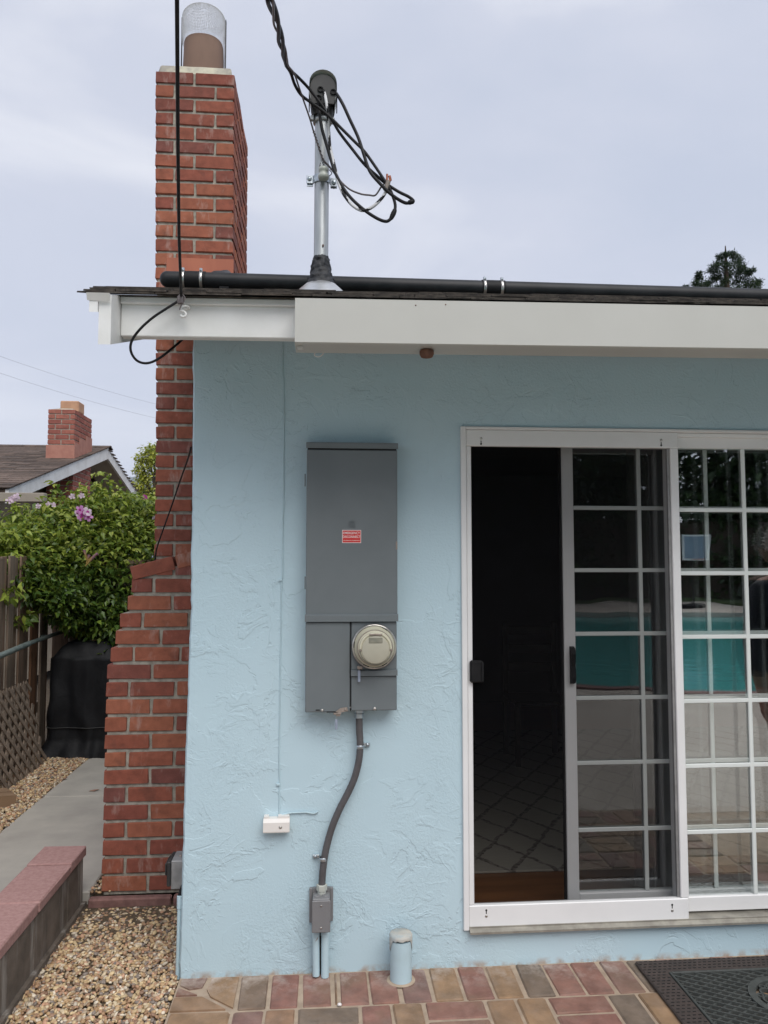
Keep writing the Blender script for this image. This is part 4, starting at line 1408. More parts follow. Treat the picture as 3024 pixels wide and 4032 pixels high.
# ---- white telephone box and thin cables
YT = -0.042
tx0, tx1 = PY(1036, 3250, YT).x, PY(1140, 3250, YT).x
tz0, tz1 = PY(1090, 3279, YT).z, PY(1090, 3240, YT).z
ztb = PY(1090, 3228, -0.02).z
tb = thing('cable_box', 'small white plastic cable box with one screw on the blue wall', 'cable box', ((tx0+tx1)/2, 0, tz0))
obj('case', MB().prism([(-0.001, tz0+0.004), (YT, tz0), (YT-0.001, tz0+0.004), (YT, tz1), (YT+0.012, tz1+0.012), (-0.001, tz1+0.012)], 'x', tx0, tx1).box(tx0+0.002, tx0+0.02, -0.03, -0.001, tz1+0.0121, tz1+0.02).box(tx1-0.045, tx1-0.002, -0.03, -0.001, tz1+0.0121, tz1+0.02), 'white_plastic', tb)
q = PY(1104, 3258, YT)
m = MB(); m.lathe([(0.0065, -0.001), (0.0065, 0.0012), (0.005, 0.0016)], (q.x, YT+0.0006, q.z), 14, 'y'); screw(m, q.x, YT-0.001, q.z, 0.0045, 0.003)
obj('screw', m, 'stainless', tb)
def wall_cable(name, label, pts, r_, mat='painted_pvc', y=None):
    pp = spline([PY(a_, b_, y if y is not None else -r_) for a_, b_ in pts], 6)
    t = thing(name, label, 'cable', (pp[-1].x, 0, pp[-1].z))
    obj('wire', MB().tube(pp, r_, 8), mat, t)
    return t
t = wall_cable('thin_cable', 'long thin painted cable running down the wall to the white box', [(1113, 1345), (1116, 1480), (1119, 1640), (1116, 1800), (1117, 1950), (1113, 2120), (1112, 2270), (1108, 2290), (1106, 2480), (1103, 2650), (1101, 2850), (1099, 3000), (1101, 3080), (1099, 3215)], 0.0024)
for (px, py) in ((1105, 2284), (1095, 3088)):
    q = PY(px, py, 0)
    obj('clip', MB().cbox(q.x-0.007, q.x+0.008, -0.008, -0.0003, q.z-0.0045, q.z+0.0045, 0.0015), 'painted_pvc', t)
wall_cable('stub_cable', 'short painted cable curving out of the white box to a hole in the wall', [(1070, 3228), (1085, 3224), (1102, 3212), (1130, 3203), (1165, 3200), (1205, 3199), (1235, 3203), (1252, 3196)], 0.0030, y=-0.006)

# ---- capped pipe stub on the patio
cq = PZ(1583, 3882, 0.0)
pc = Vector((cq.x, cq.y+0.042, 0))
ztp = PY(1583, 3676, pc.y).z
st = thing('cleanout_pipe', 'short pale blue capped pipe standing on the brick patio by the wall', 'pipe', (pc.x, pc.y, 0))
rp = 0.0412
obj('pipe', MB().lathe([(rp, -0.02), (rp, ztp-0.045), (rp*1.0, ztp-0.02)], pc, 32), 'painted_pvc', st)
cpv = MB()
n_ = 48
vs = []
ring_b = [ztp-(0.012+0.05*max(0, math.cos(2*math.pi*(q/n_)*2.0+math.pi*0.0))**1.5+0.010*noise.noise(Vector((q*0.4, 1, 0)))) for q in range(n_)]
for lvl in range(4):
    for q in range(n_):
        t_ = 2*math.pi*q/n_
        rr_ = [rp+0.0022, rp+0.003, rp-0.001, 0.0005][lvl]+0.001*noise.noise(Vector((q*0.7, lvl, 3)))
        h_ = [ring_b[q], ztp-0.004, ztp+0.003, ztp+0.001][lvl]+0.0015*noise.noise(Vector((q*0.5, lvl, 7)))
        vs.append((pc.x+rr_*math.cos(t_), pc.y+rr_*math.sin(t_), h_))
fs = [[i*n_+q, i*n_+(q+1) % n_, (i+1)*n_+(q+1) % n_, (i+1)*n_+q] for i in range(3) for q in range(n_)]
obj('cap', cpv.add(vs, fs, True), 'plaster_cap', st, 'off-white plaster cap with torn edge')
obj('mortar_collar', MB().lathe([(rp+0.013, 0.0005), (rp+0.009, 0.003), (rp+0.001, 0.004)], pc, 28, cap=False), 'grout', st)

# ---- hook under the gutter and hook on the fascia
q = [(1262, 1330), (1263, 1375), (1258, 1383), (1246, 1388), (1238, 1393), (1242, 1402), (1256, 1405), (1268, 1398), (1276, 1387)]
t = tag(obj('wire_hook', MB().tube(spline([PY(a_, b_, -0.50) for a_, b_ in q], 5), 0.0016, 6), 'sticker_white'), 'thin bent white wire hook hanging under the gutter', 'hook')

# ---- grey utility box round the left corner
XK = 0.0
kz0, kz1 = PX(690, 3500, -0.05).z, 0
ky = 0.10
kx0, kx1 = PY(673, 3440, ky).x, 0.010
kz0, kz1 = PY(690, 3503, ky).z, PY(690, 3390, ky).z
kb = thing('utility_box', 'grey metal utility box low on the house corner beside the chimney', 'utility box', (kx0, ky, kz0))
obj('body', MB().cbox(kx0, kx1, ky, ky+0.11, kz0, kz1, 0.003), 'cabinet_alu', kb)
obj('cover', MB().cbox(kx0-0.016, kx0-0.0005, ky-0.004, ky+0.115, kz0+0.012, kz1-0.003, 0.004).cbox(kx0-0.026, kx0-0.0165, ky+0.008, ky+0.10, kz0+0.05, kz1-0.012, 0.004), 'weatherhead_dark', kb, 'black hinged cover')
m = MB().lathe([(0.006, 0), (0.006, 0.003), (0.001, 0.005)], (PY(711, 3373, ky+0.05).x, ky+0.05, kz1), 12)
obj('knob', m, 'hasp_metal', kb)
pa = PY(702, 3530, 0.03); pb = PY(699, 3858, 0.018)
pz = max(pb.z, 0.0)
xpa = edge_x(0.3)-0.0125
t = thing('corner_conduit', 'thin pale blue conduit running down the house corner into pebbles', 'conduit', (xpa, 0.03, -0.02))
obj('pipe', MB().tube([(edge_x(0.02)-0.010, 0.030, -0.03), (xpa+0.002, 0.032, PY(700, 3572, 0.03).z)], 0.0085, 12), 'painted_pvc', t)
obj('coupling', MB().tube([(xpa+0.002, 0.032, PY(700, 3576, 0.03).z), (xpa+0.002, 0.032, PY(700, 3528, 0.03).z)], 0.0110, 12), 'painted_pvc', t)
obj('elbow', MB().tube([(xpa+0.002, 0.032, PY(700, 3529, 0.03).z), (xpa+0.002, 0.05, kz0+0.006), (xpa, 0.12, kz0+0.012)], 0.009, 10), 'black_rubber', t)

# ================================================================== ROOF THINGS
# ---- black header pipe lying on the roof
def pp(px, py, Y):
    return PY(px, py, Y)
ya, yb = 0.215, 0.235
pA, pB = pp(700, 1101, ya), pp(3024, 1168, yb)
dirp = (pB-pA).normalized()
pE = pA+dirp*4.6
rpx = 0.0345
rpth = thing('roof_pipe', 'long black plastic pipe lying along the roof edge with hose clamps', 'pipe', (pA.x, pA.y, zr(pA.y)))
xs0 = pp(632, 1100, ya)
s_at = lambda px: (PY(px, 1110, (ya+yb)/2)-pA).dot(dirp)
def seg(s0, s1, r_, name, mat, rounded=False, rounded_end=False):
    prof_ = [(s0, r_), (s1, r_)]
    if rounded:
        prof_ = [(s0-r_*0.9*math.cos(R(a_)), r_*max(0.06, math.sin(R(a_)))) for a_ in range(0, 90, 12)]+prof_
    pts = [pA+dirp*s_ for s_, _ in prof_]
    return obj(name, MB().tube(pts, [q_[1] for q_ in prof_], 22), mat, rpth)
sA, sB = s_at(710), s_at(808)
seg(s_at(660), sA+0.02, rpx*1.0, 'end_cap', 'black_pipe', True)
seg(sA, sB+0.004, rpx*1.10, 'coupler_hose', 'black_rubber')
sC, sD = s_at(1895), s_at(1985)
seg(sB-0.01, sC+0.02, rpx, 'pipe', 'black_pipe')
seg(sC, sD, rpx*1.08, 'coupler_hose', 'black_rubber')
seg(sD-0.02, 4.6, rpx, 'pipe', 'black_pipe')
def clamp(s_):
    c_ = pA+dirp*s_
    o_ = obj('hose_clamp', MB().tube([c_-dirp*0.006, c_-dirp*0.005, c_+dirp*0.005, c_+dirp*0.006], [rpx*1.10, rpx*1.14, rpx*1.14, rpx*1.10], 24), 'stainless', rpth)
    up_ = Vector((0, -0.45, 0.9)).normalized()
    k_ = c_+up_*(rpx*1.14+0.003)
    obj('clamp_screw', MB().cbox(k_.x-0.006, k_.x+0.006, k_.y-0.006, k_.y+0.006, k_.z-0.006, k_.z+0.008, 0.002).tube([k_+Vector((0, -0.014, -0.008)), k_+Vector((0, 0.012, 0.006))], 0.004, 8), 'zinc', o_)
for px in (725, 795, 1905, 1972):
    clamp(s_at(px))
for s_ in (0.2, 1.5, 2.8):
    c_ = pA+dirp*s_
    obj('pipe_saddle', MB().box(c_.x-0.02, c_.x+0.02, c_.y-0.02, c_.y+0.025, zr(c_.y)+0.012, c_.z-rpx+0.004), 'black_rubber', rpth)
tube_ = [PY(850, 1075, -0.1), PY(880, 1073, -0.06)]
el = MB().tube(spline([pA+dirp*(sB+0.03)+Vector((0, 0.01, 0.0)), PY(850, 1094, 0.27), PY(875, 1092, 0.34), PY(890, 1088, 0.55)], 6), 0.030, 14)
obj('branch_elbow', el, 'black_pipe', rpth)

# ---- service mast
YM = 0.06
mast = thing('service_mast', 'galvanised electrical mast with weatherhead rising through the roof', 'mast', (PY(1263, 1150, YM).x, YM, zr(YM)))
mx0 = PY(1264, 1020, YM).x
mx1 = PY(1269, 500, YM).x
mzt = PY(1268, 470, YM).z
rm = 0.0303
obj('pole', MB().tube([(mx0, YM, zr(YM)-0.15), (mx0, YM, PY(1264, 1020, YM).z), (mx1, YM, mzt)], rm, 28), 'galvanised', mast)
zc0, zc1 = PY(1262, 1143, YM-0.09).z, PY(1262, 1106, YM-0.05).z
obj('flashing_cone', MB().lathe([(0.15, zc0-0.10), (0.132, zc0-0.02), (0.115, zc0), (0.092, zc0+(zc1-zc0)*0.5), (0.066, zc1-0.003), (0.045, zc1+0.002)], (mx0, YM, 0), 36), 'galv_cone', mast, 'shiny metal flashing cone')
zk1 = PY(1264, 1018, YM).z
mm = MB()
def mast_f(u, v):
    t_ = 2*math.pi*u
    base_r = 0.034*(1-v)**2.6+0.033+0.006*math.sin(v*3.0)
    if v > 0.97: base_r = rm+0.002
    base_r += 0.009*noise.noise(Vector((math.cos(t_)*2, math.sin(t_)*2, v*9)))*(1 if 0.05 < v < 0.95 else 0.3)+0.004*noise.noise(Vector((math.cos(t_)*5, math.sin(t_)*5, v*26)))
    zz = zc1-0.006+(zk1-zc1+0.010)*v
    if v > 0.9: zz += 0.006*noise.noise(Vector((math.cos(t_)*3, math.sin(t_)*3, 1)))
    return (mx0+base_r*math.cos(t_), YM+base_r*math.sin(t_), zz)
mm.grid(mast_f, 40, 26)
obj('sealant', mm, 'mastic', mast, 'lumpy black roofing mastic round the mast foot')
# weatherhead: arched aluminium hood with dark face plate looking down and out
wz0, wz1 = PY(1272, 458, YM).z, PY(1272, 318, YM-0.04).z
wxc = PY(1272, 400, YM-0.05).x
hwid = 0.057
def arch(scale, inset, zlo, zhi):
    pts_ = [(wxc-hwid*scale*0.86, zlo)]
    rr_ = hwid*scale
    zcen = zhi-rr_
    pts_.append((wxc-rr_, zcen-0.03))
    for a_ in range(180, -1, -15):
        pts_.append((wxc+rr_*math.cos(R(a_)), zcen+rr_*math.sin(R(a_))))
    pts_.append((wxc+rr_, zcen-0.03))
    pts_.append((wxc+hwid*scale*0.86, zlo))
    return pts_
wm = MB()
secs = [(1.0, YM-0.085), (1.02, YM-0.06), (0.98, YM+0.0), (0.85, YM+0.04), (0.5, YM+0.062)]
ringp = []
for sc_, yy_ in secs:
    ringp.append([(x_, yy_, z_+(0.02 if yy_ < YM-0.05 else 0)) for x_, z_ in arch(sc_, 0, wz0+0.008, wz1-0.012*(1-sc_)*4)])
nn_ = len(ringp[0])
vs = [q_ for r_ in ringp for q_ in r_]
fs = [[i*nn_+k_, i*nn_+k_+1, (i+1)*nn_+k_+1, (i+1)*nn_+k_] for i in range(len(secs)-1) for k_ in range(nn_-1)]
fs.append([(len(secs)-1)*nn_+k_ for k_ in range(nn_)])
wh = obj('weatherhead', wm.add(vs, fs, True), 'weatherhead_top', mast, 'grey weatherhead hood')
pl = [(x_, z_) for x_, z_ in arch(0.93, 0, wz0+0.012, wz1+0.006)]
obj('insulator_plate', MB().prism(pl, 'y', YM-0.074, YM-0.066), 'weatherhead_dark', wh)
obj('lower_clamp_body', MB().lathe([(0.040, 0), (0.048, 0.02), (0.05, 0.05)], (wxc-0.003, YM-0.012, wz0-0.012), 24), 'weatherhead_dark', wh)
HOLES = [(1262, 352), (1312, 362), (1255, 385)]
for (px, py) in HOLES:
    q = PY(px, py, YM-0.076)
    obj('bushing', MB().lathe([(0.0125, 0), (0.0125, 0.005), (0.009, 0.006), (0.009, 0.001)], (q.x, YM-0.0742, q.z), 18, 'y'), 'black_rubber', wh)
for sx_ in (-1, 1):
    obj('hood_bracket', MB().cbox(wxc+sx_*0.0575-0.002, wxc+sx_*0.0575+0.002, YM-0.06, YM-0.03, wz0-0.004, wz0+0.07, 0.001), 'weatherhead_dark', wh)
cl_z = PY(1266, 478, YM).z
cm = MB().lathe([(rm+0.001, -0.012), (rm+0.009, -0.010), (rm+0.009, 0.008), (rm+0.001, 0.010)], (mx1, YM, cl_z), 26, cap=False)
cm.cbox(mx1-0.05, mx1-0.034, YM-0.03, YM-0.012, cl_z-0.012, cl_z+0.010, 0.003).cbox(mx1+0.034, mx1+0.052, YM-0.04, YM-0.014, cl_z-0.022, cl_z-0.002, 0.003)
obj('collar_clamp', cm, 'galvanised', mast)
# pipe strap and ceramic insulator
sz_ = PY(1266, 712, YM).z
mxs = mx0+(mx1-mx0)*0.6
sm2 = MB()
for dy, h0_, h1_ in ((-0.004, -0.016, 0.016),):
    arc = [(mxs+(rm+0.003)*math.cos(R(a_)), YM+(rm+0.003)*math.sin(R(a_))) for a_ in range(180, 361, 12)]
    arc_o = [(mxs+(rm+0.006)*math.cos(R(a_)), YM+(rm+0.006)*math.sin(R(a_))) for a_ in range(360, 179, -12)]
    sm2.prism(arc+arc_o, 'z', sz_+h0_, sz_+h1_)
    sm2.cbox(mxs-rm-0.034, mxs-rm-0.0065, YM-0.006, YM-0.002, sz_-0.016, sz_+0.020, 0.003)
    sm2.cbox(mxs+rm+0.0065, mxs+rm+0.034, YM-0.006, YM-0.002, sz_-0.026, sz_+0.012, 0.003)
    sm2.cbox(mxs-rm-0.032, mxs-rm-0.0065, YM+0.002, YM+0.006, sz_-0.026, sz_+0.012, 0.003)
    sm2.cbox(mxs+rm+0.0065, mxs+rm+0.034, YM+0.002, YM+0.006, sz_-0.03, sz_+0.008, 0.003)
stp_ = obj('pipe_strap', sm2, 'zinc', mast, 'bluish zinc pipe strap')
for sx_, dz_ in ((-1, 0.004), (1, -0.008)):
    m = MB(); screw(m, mxs+sx_*(rm+0.021), YM-0.0062, sz_+dz_, 0.0095, 0.007); m.tube([(mxs+sx_*(rm+0.021), YM+0.006, sz_+dz_), (mxs+sx_*(rm+0.021), YM+0.03, sz_+dz_-0.008)], 0.004, 8)
    obj('bolt', m, 'zinc', stp_)
iz = PY(1274, 690, YM-0.05).z
ix = PY(1274, 690, YM-0.05).x
ins = obj('insulator', MB().lathe([(0.012, 0.034), (0.0205, 0.030), (0.0205, 0.018), (0.017, 0.014), (0.017, 0.006), (0.022, 0.0), (0.0235, -0.008), (0.021, -0.016), (0.012, -0.020)][::-1], (ix, YM-0.058, iz-0.004), 22), 'ceramic_grey', mast, 'grey ceramic spool insulator')
obj('insulator_bolt', MB().tube([(ix, YM-0.033, iz-0.004), (ix, YM-0.05, iz-0.004)], 0.006, 8), 'zinc', ins)
q = PY(1272, 973, YM-rm)
tag(obj('roof_bug', MB().lathe([(0.001, 0), (0.0035, 0.002), (0.0035, 0.009), (0.001, 0.012)], (q.x, YM-rm-0.002, q.z), 8), 'rust'), 'tiny brown snail stuck on the mast pole', 'snail')

# ---- cables at the mast (pixel coordinates measured in a crop)
def crop(pts):
    return [(1000+a_*0.4823, 200+b_*0.4823, y_) for a_, b_, y_ in pts]
def tube_px(pts, r_, mat, name, parent, n=9, stripe=None):
    sp_ = spline([PY(*q_) for q_ in crop(pts)], 7)
    return obj(name, MB().tube(sp_, r_, n, stripe=stripe), mat, parent)
drop = thing('service_drop_cable', 'twisted black overhead power cable arriving at the weatherhead', 'cable', PY(1275, 690, 0.0))
YK = 0.0
pole1 = Vector((1.15, -23.0, 8.6))
def overhead(start, tox, sag=0.25, n=16):
    return [start+(tox-start)*(i/n)+Vector((0, 0, -sag*4*(i/n)*(1-i/n))) for i in range(1, n+1)]
A_ = [(270, 110, -0.33), (290, 150, -0.22), (370, 225, -0.10), (450, 310, -0.05), (560, 450, -0.04), (640, 570, -0.04), (700, 670, -0.04), (800, 800, -0.05), (900, 925, -0.06), (1000, 1018, -0.07), (1080, 1085, -0.08), (1180, 1150, -0.09), (1260, 1190, -0.09), (1300, 1222, -0.09), (1296, 1240, -0.08)]
B_ = [(262, 120, -0.33), (300, 180, -0.25), (335, 280, -0.16), (390, 365, -0.09), (470, 425, -0.06), (560, 490, -0.055), (640, 560, -0.055), (720, 640, -0.06), (820, 740, -0.065), (900, 820, -0.07), (980, 930, -0.08), (1060, 1050, -0.095), (1110, 1130, -0.10), (1150, 1240, -0.10), (1152, 1310, -0.10)]
C_ = [(285, 130, -0.33), (330, 190, -0.24), (365, 290, -0.15), (410, 420, -0.08), (455, 550, -0.04), (490, 670, 0.0), (522, 770, 0.01), (565, 890, 0.02), (605, 935, 0.02), (650, 990, 0.0), (705, 1062, -0.02), (780, 1130, -0.04), (870, 1168, -0.06), (940, 1178, -0.07), (992, 1178, -0.08), (1040, 1110, -0.09), (1085, 1060, -0.09)]
obj('conductor', MB().tube(spline([PY(*q_) for q_ in crop(A_)], 7), 0.0062, 10), 'cable_black', drop)
obj('conductor', MB().tube(spline([PY(*q_) for q_ in crop(B_)], 7), 0.0062, 10), 'cable_black', drop)
cn = spline([PY(*q_) for q_ in crop(C_)], 7)
obj('bare_neutral', MB().tube(cn, 0.0036, 8), 'cable_bare', drop)
gw = []
for i in range(36*3):
    t_ = 34+(62-34)*i/107
    k_ = int(t_); f_ = t_-k_
    c_ = cn[k_].lerp(cn[min(k_+1, len(cn)-1)], f_)
    gw.append(c_+Vector((math.cos(i*0.9)*0.0046, math.sin(i*0.9)*0.0046, 0)))
obj('grip_wire', MB().tube(gw, 0.0018, 5), 'cable_bare', drop)
obj('bail_wire', MB().tube(spline([PY(1262, 640, 0.02), PY(1258, 660, 0.03), PY(1256, 685, 0.05), PY(1275, 700, 0.02), PY(1300, 690, 0.03), PY(1306, 680, 0.02), PY(1296, 668, 0.01)], 6), 0.0018, 6), 'cable_bare', drop)
# run up to the pole, twisted
P0 = (PY(*crop([A_[0]])[0])+PY(*crop([B_[0]])[0])+PY(*crop([C_[0]])[0]))/3
P1 = PY(1062, -10, -1.15)
dr_ = (P1-P0)
run = [P0.lerp(P1, i_/40) for i_ in range(41)]
endp = Vector((P1.x+dr_.x/abs(dr_.y)*20.5, -22.6, 8.4))
run += overhead(P1, endp, -0.0, 160)
runs = run
starts = [PY(*crop([A_[0]])[0]), PY(*crop([B_[0]])[0]), PY(*crop([C_[0]])[0])]
for k_, (rr_, mt) in enumerate(((0.0062, 'cable_black'), (0.0062, 'cable_black'), (0.0036, 'cable_bare'))):
    pts = []
    acc = 0
    for i, c_ in enumerate(runs):
        if i: acc += (c_-runs[i-1]).length
        ph = acc*9.0+k_*2.09
        w_ = min(1.0, acc/0.25)
        dv_ = (runs[min(i+1, len(runs)-1)]-runs[max(i-1, 0)]).normalized()
        a1_ = dv_.cross(Vector((1, 0, 0))).normalized()
        off = (Vector((1, 0, 0))*math.cos(ph)+a1_*math.sin(ph))*0.0078
        pts.append((starts[k_]+(c_-P0))*(1-w_)+(c_+off)*w_)
    obj('bare_neutral' if k_ == 2 else 'conductor', MB().tube(pts, rr_, 8), mt, drop)
# leads out of the weatherhead and their splices
ld = thing('service_lead', 'black lead looping from the right hole of the weatherhead', 'cable', PY(1312, 362, 0.03), 'weatherhead leads')
L1 = [(645, 335, 0.035), (662, 338, 0.0), (690, 375, -0.03), (730, 445, -0.05), (785, 565, -0.055), (850, 705, -0.06), (895, 840, -0.075), (925, 935, -0.085), (960, 1005, -0.095), (1030, 1085, -0.105), (1100, 1155, -0.105), (1165, 1205, -0.10), (1230, 1240, -0.09), (1270, 1242, -0.085)]
tube_px(L1, 0.0068, 'cable_black', 'wire', ld)
q0_, q1_ = PY(*crop([(1262, 1240, -0.088)])[0]), PY(*crop([(1302, 1230, -0.088)])[0])
obj('splice', MB().tube([q0_, q0_.lerp(q1_, 0.1), q0_.lerp(q1_, 0.9), q1_], [0.008, 0.0095, 0.0095, 0.008], 10), 'black_rubber', ld)
ld = thing('service_lead', 'black lead from the left weatherhead hole forming the lowest loop', 'cable', PY(1255, 385, 0.03), 'weatherhead leads')
L2 = [(530, 385, 0.035), (528, 420, -0.02), (536, 520, -0.035), (556, 640, -0.035), (590, 760, -0.03), (625, 880, -0.03), (655, 975, -0.04), (690, 1050, -0.05), (735, 1130, -0.06), (795, 1205, -0.07), (870, 1275, -0.08), (950, 1335, -0.09), (1030, 1380, -0.10), (1085, 1392, -0.10), (1120, 1370, -0.10)]
tube_px(L2, 0.0066, 'cable_black', 'wire', ld)
sp_ = spline([PY(*q_) for q_ in crop([(1118, 1372, -0.1), (1138, 1330, -0.1), (1152, 1296, -0.1)])], 5)
obj('splice', MB().tube(sp_, [0.0075+0.0025*math.sin(math.pi*i/10)+0.0008*(i % 2) for i in range(11)], 10), 'black_rubber', ld)
ld = thing('service_lead', 'lead wrapped in white and black tape hanging from the weatherhead', 'cable', PY(1262, 352, 0.03), 'weatherhead leads')
L3 = [(545, 312, 0.035), (562, 318, 0.0), (580, 365, -0.03), (597, 460, -0.045), (606, 560, -0.03), (612, 680, -0.02), (622, 790, -0.02), (645, 890, -0.03), (668, 985, -0.04), (692, 1080, -0.05), (735, 1175, -0.06), (805, 1262, -0.075), (880, 1303, -0.085), (950, 1285, -0.09), (1015, 1235, -0.095), (1060, 1180, -0.095), (1085, 1130, -0.095)]
sp_ = spline([PY(*q_) for q_ in crop(L3)], 7)
obj('wire', MB().tube(sp_, 0.0066, 10, stripe=(15.0, 0.55)), ['cable_black', 'tape_white'], ld)
q_ = PY(*crop([(1085, 1125, -0.097)])[0])
m = MB().tube([q_+Vector((-0.006, 0, -0.008)), q_+Vector((0.006, -0.004, 0.03))], [0.010, 0.010], 8)
spl = obj('split_bolt', m, 'hasp_metal', ld)
obj('copper_end', MB().tube([q_+Vector((0.004, -0.004, 0.022)), q_+Vector((0.014, -0.006, 0.034)), q_+Vector((0.010, -0.006, 0.05))], 0.006, 7).tube([q_+Vector((0.0, -0.004, 0.028)), q_+Vector((0.001, -0.004, 0.058))], 0.0045, 7), 'copper', spl)

# ---- communication drop to the fascia
cm_top = PY(697, -15, -1.62)
hk = PY(714, 1172, -0.60)
cdrop = thing('phone_drop_cable', 'straight black overhead cable ending in a loop at the white fascia', 'cable', (hk.x, hk.y, hk.z))
dd = cm_top-hk
far = Vector((hk.x+dd.x/abs(dd.y)*22.0, -22.6, 8.0))
rr_ = [hk, hk.lerp(cm_top, 0.3)+Vector((-0.004, 0, 0)), hk.lerp(cm_top, 0.6)+Vector((-0.003, 0, 0)), cm_top]+[cm_top.lerp(far, i/30) for i in range(1, 31)]
obj('span', MB().tube(rr_, 0.0046, 9), 'cable_black', cdrop)
lp = [(714, 1165), (700, 1186), (660, 1212), (600, 1252), (548, 1300), (518, 1345), (516, 1385), (540, 1420), (580, 1430), (625, 1412), (680, 1370), (728, 1328)]
yl_ = [-0.60, -0.60, -0.60, -0.60, -0.60, -0.59, -0.58, -0.57, -0.55, -0.51, -0.45, -0.36]
obj('loop', MB().tube(spline([PY(a_, b_, y_) for (a_, b_), y_ in zip(lp, yl_)], 7), 0.0042, 9), 'cable_black', cdrop)
wz = [PY(714+d_, 1176+e_, -0.605) for d_, e_ in ((-14, -6), (-6, -14), (6, -14), (14, -4), (10, 10), (2, 22), (-4, 34), (-6, 44))]
obj('wedge_clamp', MB().tube(spline(wz, 5), 0.0022, 6).cbox(hk.x-0.012, hk.x+0.008, -0.612, -0.598, PY(714, 1200, -0.6).z, PY(714, 1168, -0.6).z, 0.003), 'cable_bare', cdrop)
# white painted screw hook on the fascia
hkp = [(722, 1218), (745, 1213), (738, 1206), (716, 1207), (710, 1222), (722, 1226), (732, 1236), (728, 1246), (714, 1246), (711, 1238)]
yk = [-0.55, -0.556, -0.57, -0.585, -0.59, -0.59, -0.59, -0.59, -0.59, -0.59]
tag(obj('screw_hook', MB().tube(spline([PY(a_, b_, y_) for (a_, b_), y_ in zip(hkp, yk)], 6), 0.0042, 8), 'white_paint'), 'curled white painted screw hook on the fascia board', 'hook')
# thin cable slanting across the chimney
cb = [(752, 1762, 0.30), (742, 1800, 0.55), (728, 1840, 0.80), (705, 1905, 1.05), (680, 1980, 1.11), (655, 2050, 1.14), (630, 2120, 1.16), (616, 2165, 1.17), (608, 2218, 1.17)]
tag(obj('slanting_cable', MB().tube(spline([PY(*q_) for q_ in cb], 6), 0.0042, 8), 'cable_black'), 'thin dark cable slanting down across the brick chimney', 'cable')

# ================================================================== GROUND THINGS
# ---- door mat
MT = 0.014
m0 = PZ(2499, 3783, MT)
MX0, MX1 = m0.x, m0.x+0.92
MY1, MY0 = m0.y, m0.y-0.60
mat_ = thing('door_mat', 'dark rubber door mat with diamond lattice and round medallion on the patio', 'door mat', ((MX0+MX1)/2, (MY0+MY1)/2, 0.001))
BW = 0.095
fr = MB()
fr.cbox(MX0, MX1, MY1-BW, MY1, 0.001, MT, 0.005).cbox(MX0, MX1, MY0, MY0+BW, 0.001, MT, 0.005)
fr.cbox(MX0, MX0+BW, MY0+BW+0.0003, MY1-BW-0.0003, 0.001, MT, 0.004).cbox(MX1-BW, MX1, MY0+BW+0.0003, MY1-BW-0.0003, 0.001, MT, 0.004)
brd = obj('border', fr, 'rubber_brown', mat_, 'brown textured rubber border')
ds = MB()
for i in range(46):
    for jx in range(30):
        x_ = MX0+0.010+i*0.020+(0.010 if jx % 2 else 0)
        y_ = MY0+0.010+jx*0.020
        if x_ > MX1-0.012 or y_ > MY1-0.008: continue
        inx = MX0+BW-0.012 < x_ < MX1-BW+0.012
        iny = MY0+BW-0.012 < y_ < MY1-BW+0.012
        if inx and iny: continue
        l_ = 0.0055
        ds.box(x_-l_, x_+l_, y_-0.0016, y_+0.0016, MT-0.0002, MT+0.0012)
o = obj('border_studs', ds, 'black_rubber', brd); o['kind'] = 'stuff'
ix0, ix1, iy0, iy1 = MX0+BW, MX1-BW, MY0+BW, MY1-BW
rim = MB()
rim.cbox(ix0, ix0+0.009, iy0, iy1, 0.002, MT+0.004, 0.002).cbox(ix1-0.009, ix1, iy0, iy1, 0.002, MT+0.004, 0.002)
rim.cbox(ix0+0.0092, ix1-0.0092, iy1-0.009, iy1, 0.002, MT+0.004, 0.002).cbox(ix0+0.0092, ix1-0.0092, iy0, iy0+0.009, 0.002, MT+0.004, 0.002)
obj('inner_rim', rim, 'rubber_green', mat_)
mcx, mcy, mr = (MX0+MX1)/2, (MY0+MY1)/2, 0.145
def clip_line(c_, sl):
    # line y = sl*x + c_ inside inner rect
    pts_ = []
    n__ = 240
    for i in range(n__+1):
        x_ = ix0+0.004+(ix1-ix0-0.008)*i/n__
        y_ = sl*x_+c_
        ok = iy0+0.004 < y_ < iy1-0.004 and (x_-mcx)**2+(y_-mcy)**2 > (mr-0.01)**2
        pts_.append((ok, x_, y_))
    runs_, cur = [], None
    for ok, x_, y_ in pts_:
        if ok:
            if cur is None: cur = [(x_, y_), (x_, y_)]
            cur[1] = (x_, y_)
        elif cur is not None:
            runs_.append(cur); cur = None
    if cur: runs_.append(cur)
    return runs_
for sl, zb3, zt3 in ((0.62, 0.003, MT-0.003), (-0.62, 0.004, MT+0.001)):
    c_ = -3.0
    while c_ < 3.0:
        for (a_, b_) in clip_line(c_, sl):
            L = math.dist(a_, b_)
            if L < 0.02: continue
            M_ = Matrix.Translation(((a_[0]+b_[0])/2, (a_[1]+b_[1])/2, 0)) @ Matrix.Rotation(math.atan2(b_[1]-a_[1], b_[0]-a_[0]), 4, 'Z')
            obj('lattice_bar', MB().box(-L/2, L/2, -0.0034, 0.0034, zb3, zt3, M_), 'rubber_green', mat_)
        c_ += 0.0345
med = MB()
def flat_ring(mb, cx, cy, r0, r1, z0, z1, n=48):
    mb.lathe([(r0, z0), (r0, z1), (r1, z1), (r1, z0)], (cx, cy, 0), n, cap=False, smooth=False)
flat_ring(med, mcx, mcy, mr-0.026, mr, 0.002, MT+0.003)
flat_ring(med, mcx, mcy, 0.03, 0.042, 0.002, MT+0.002)
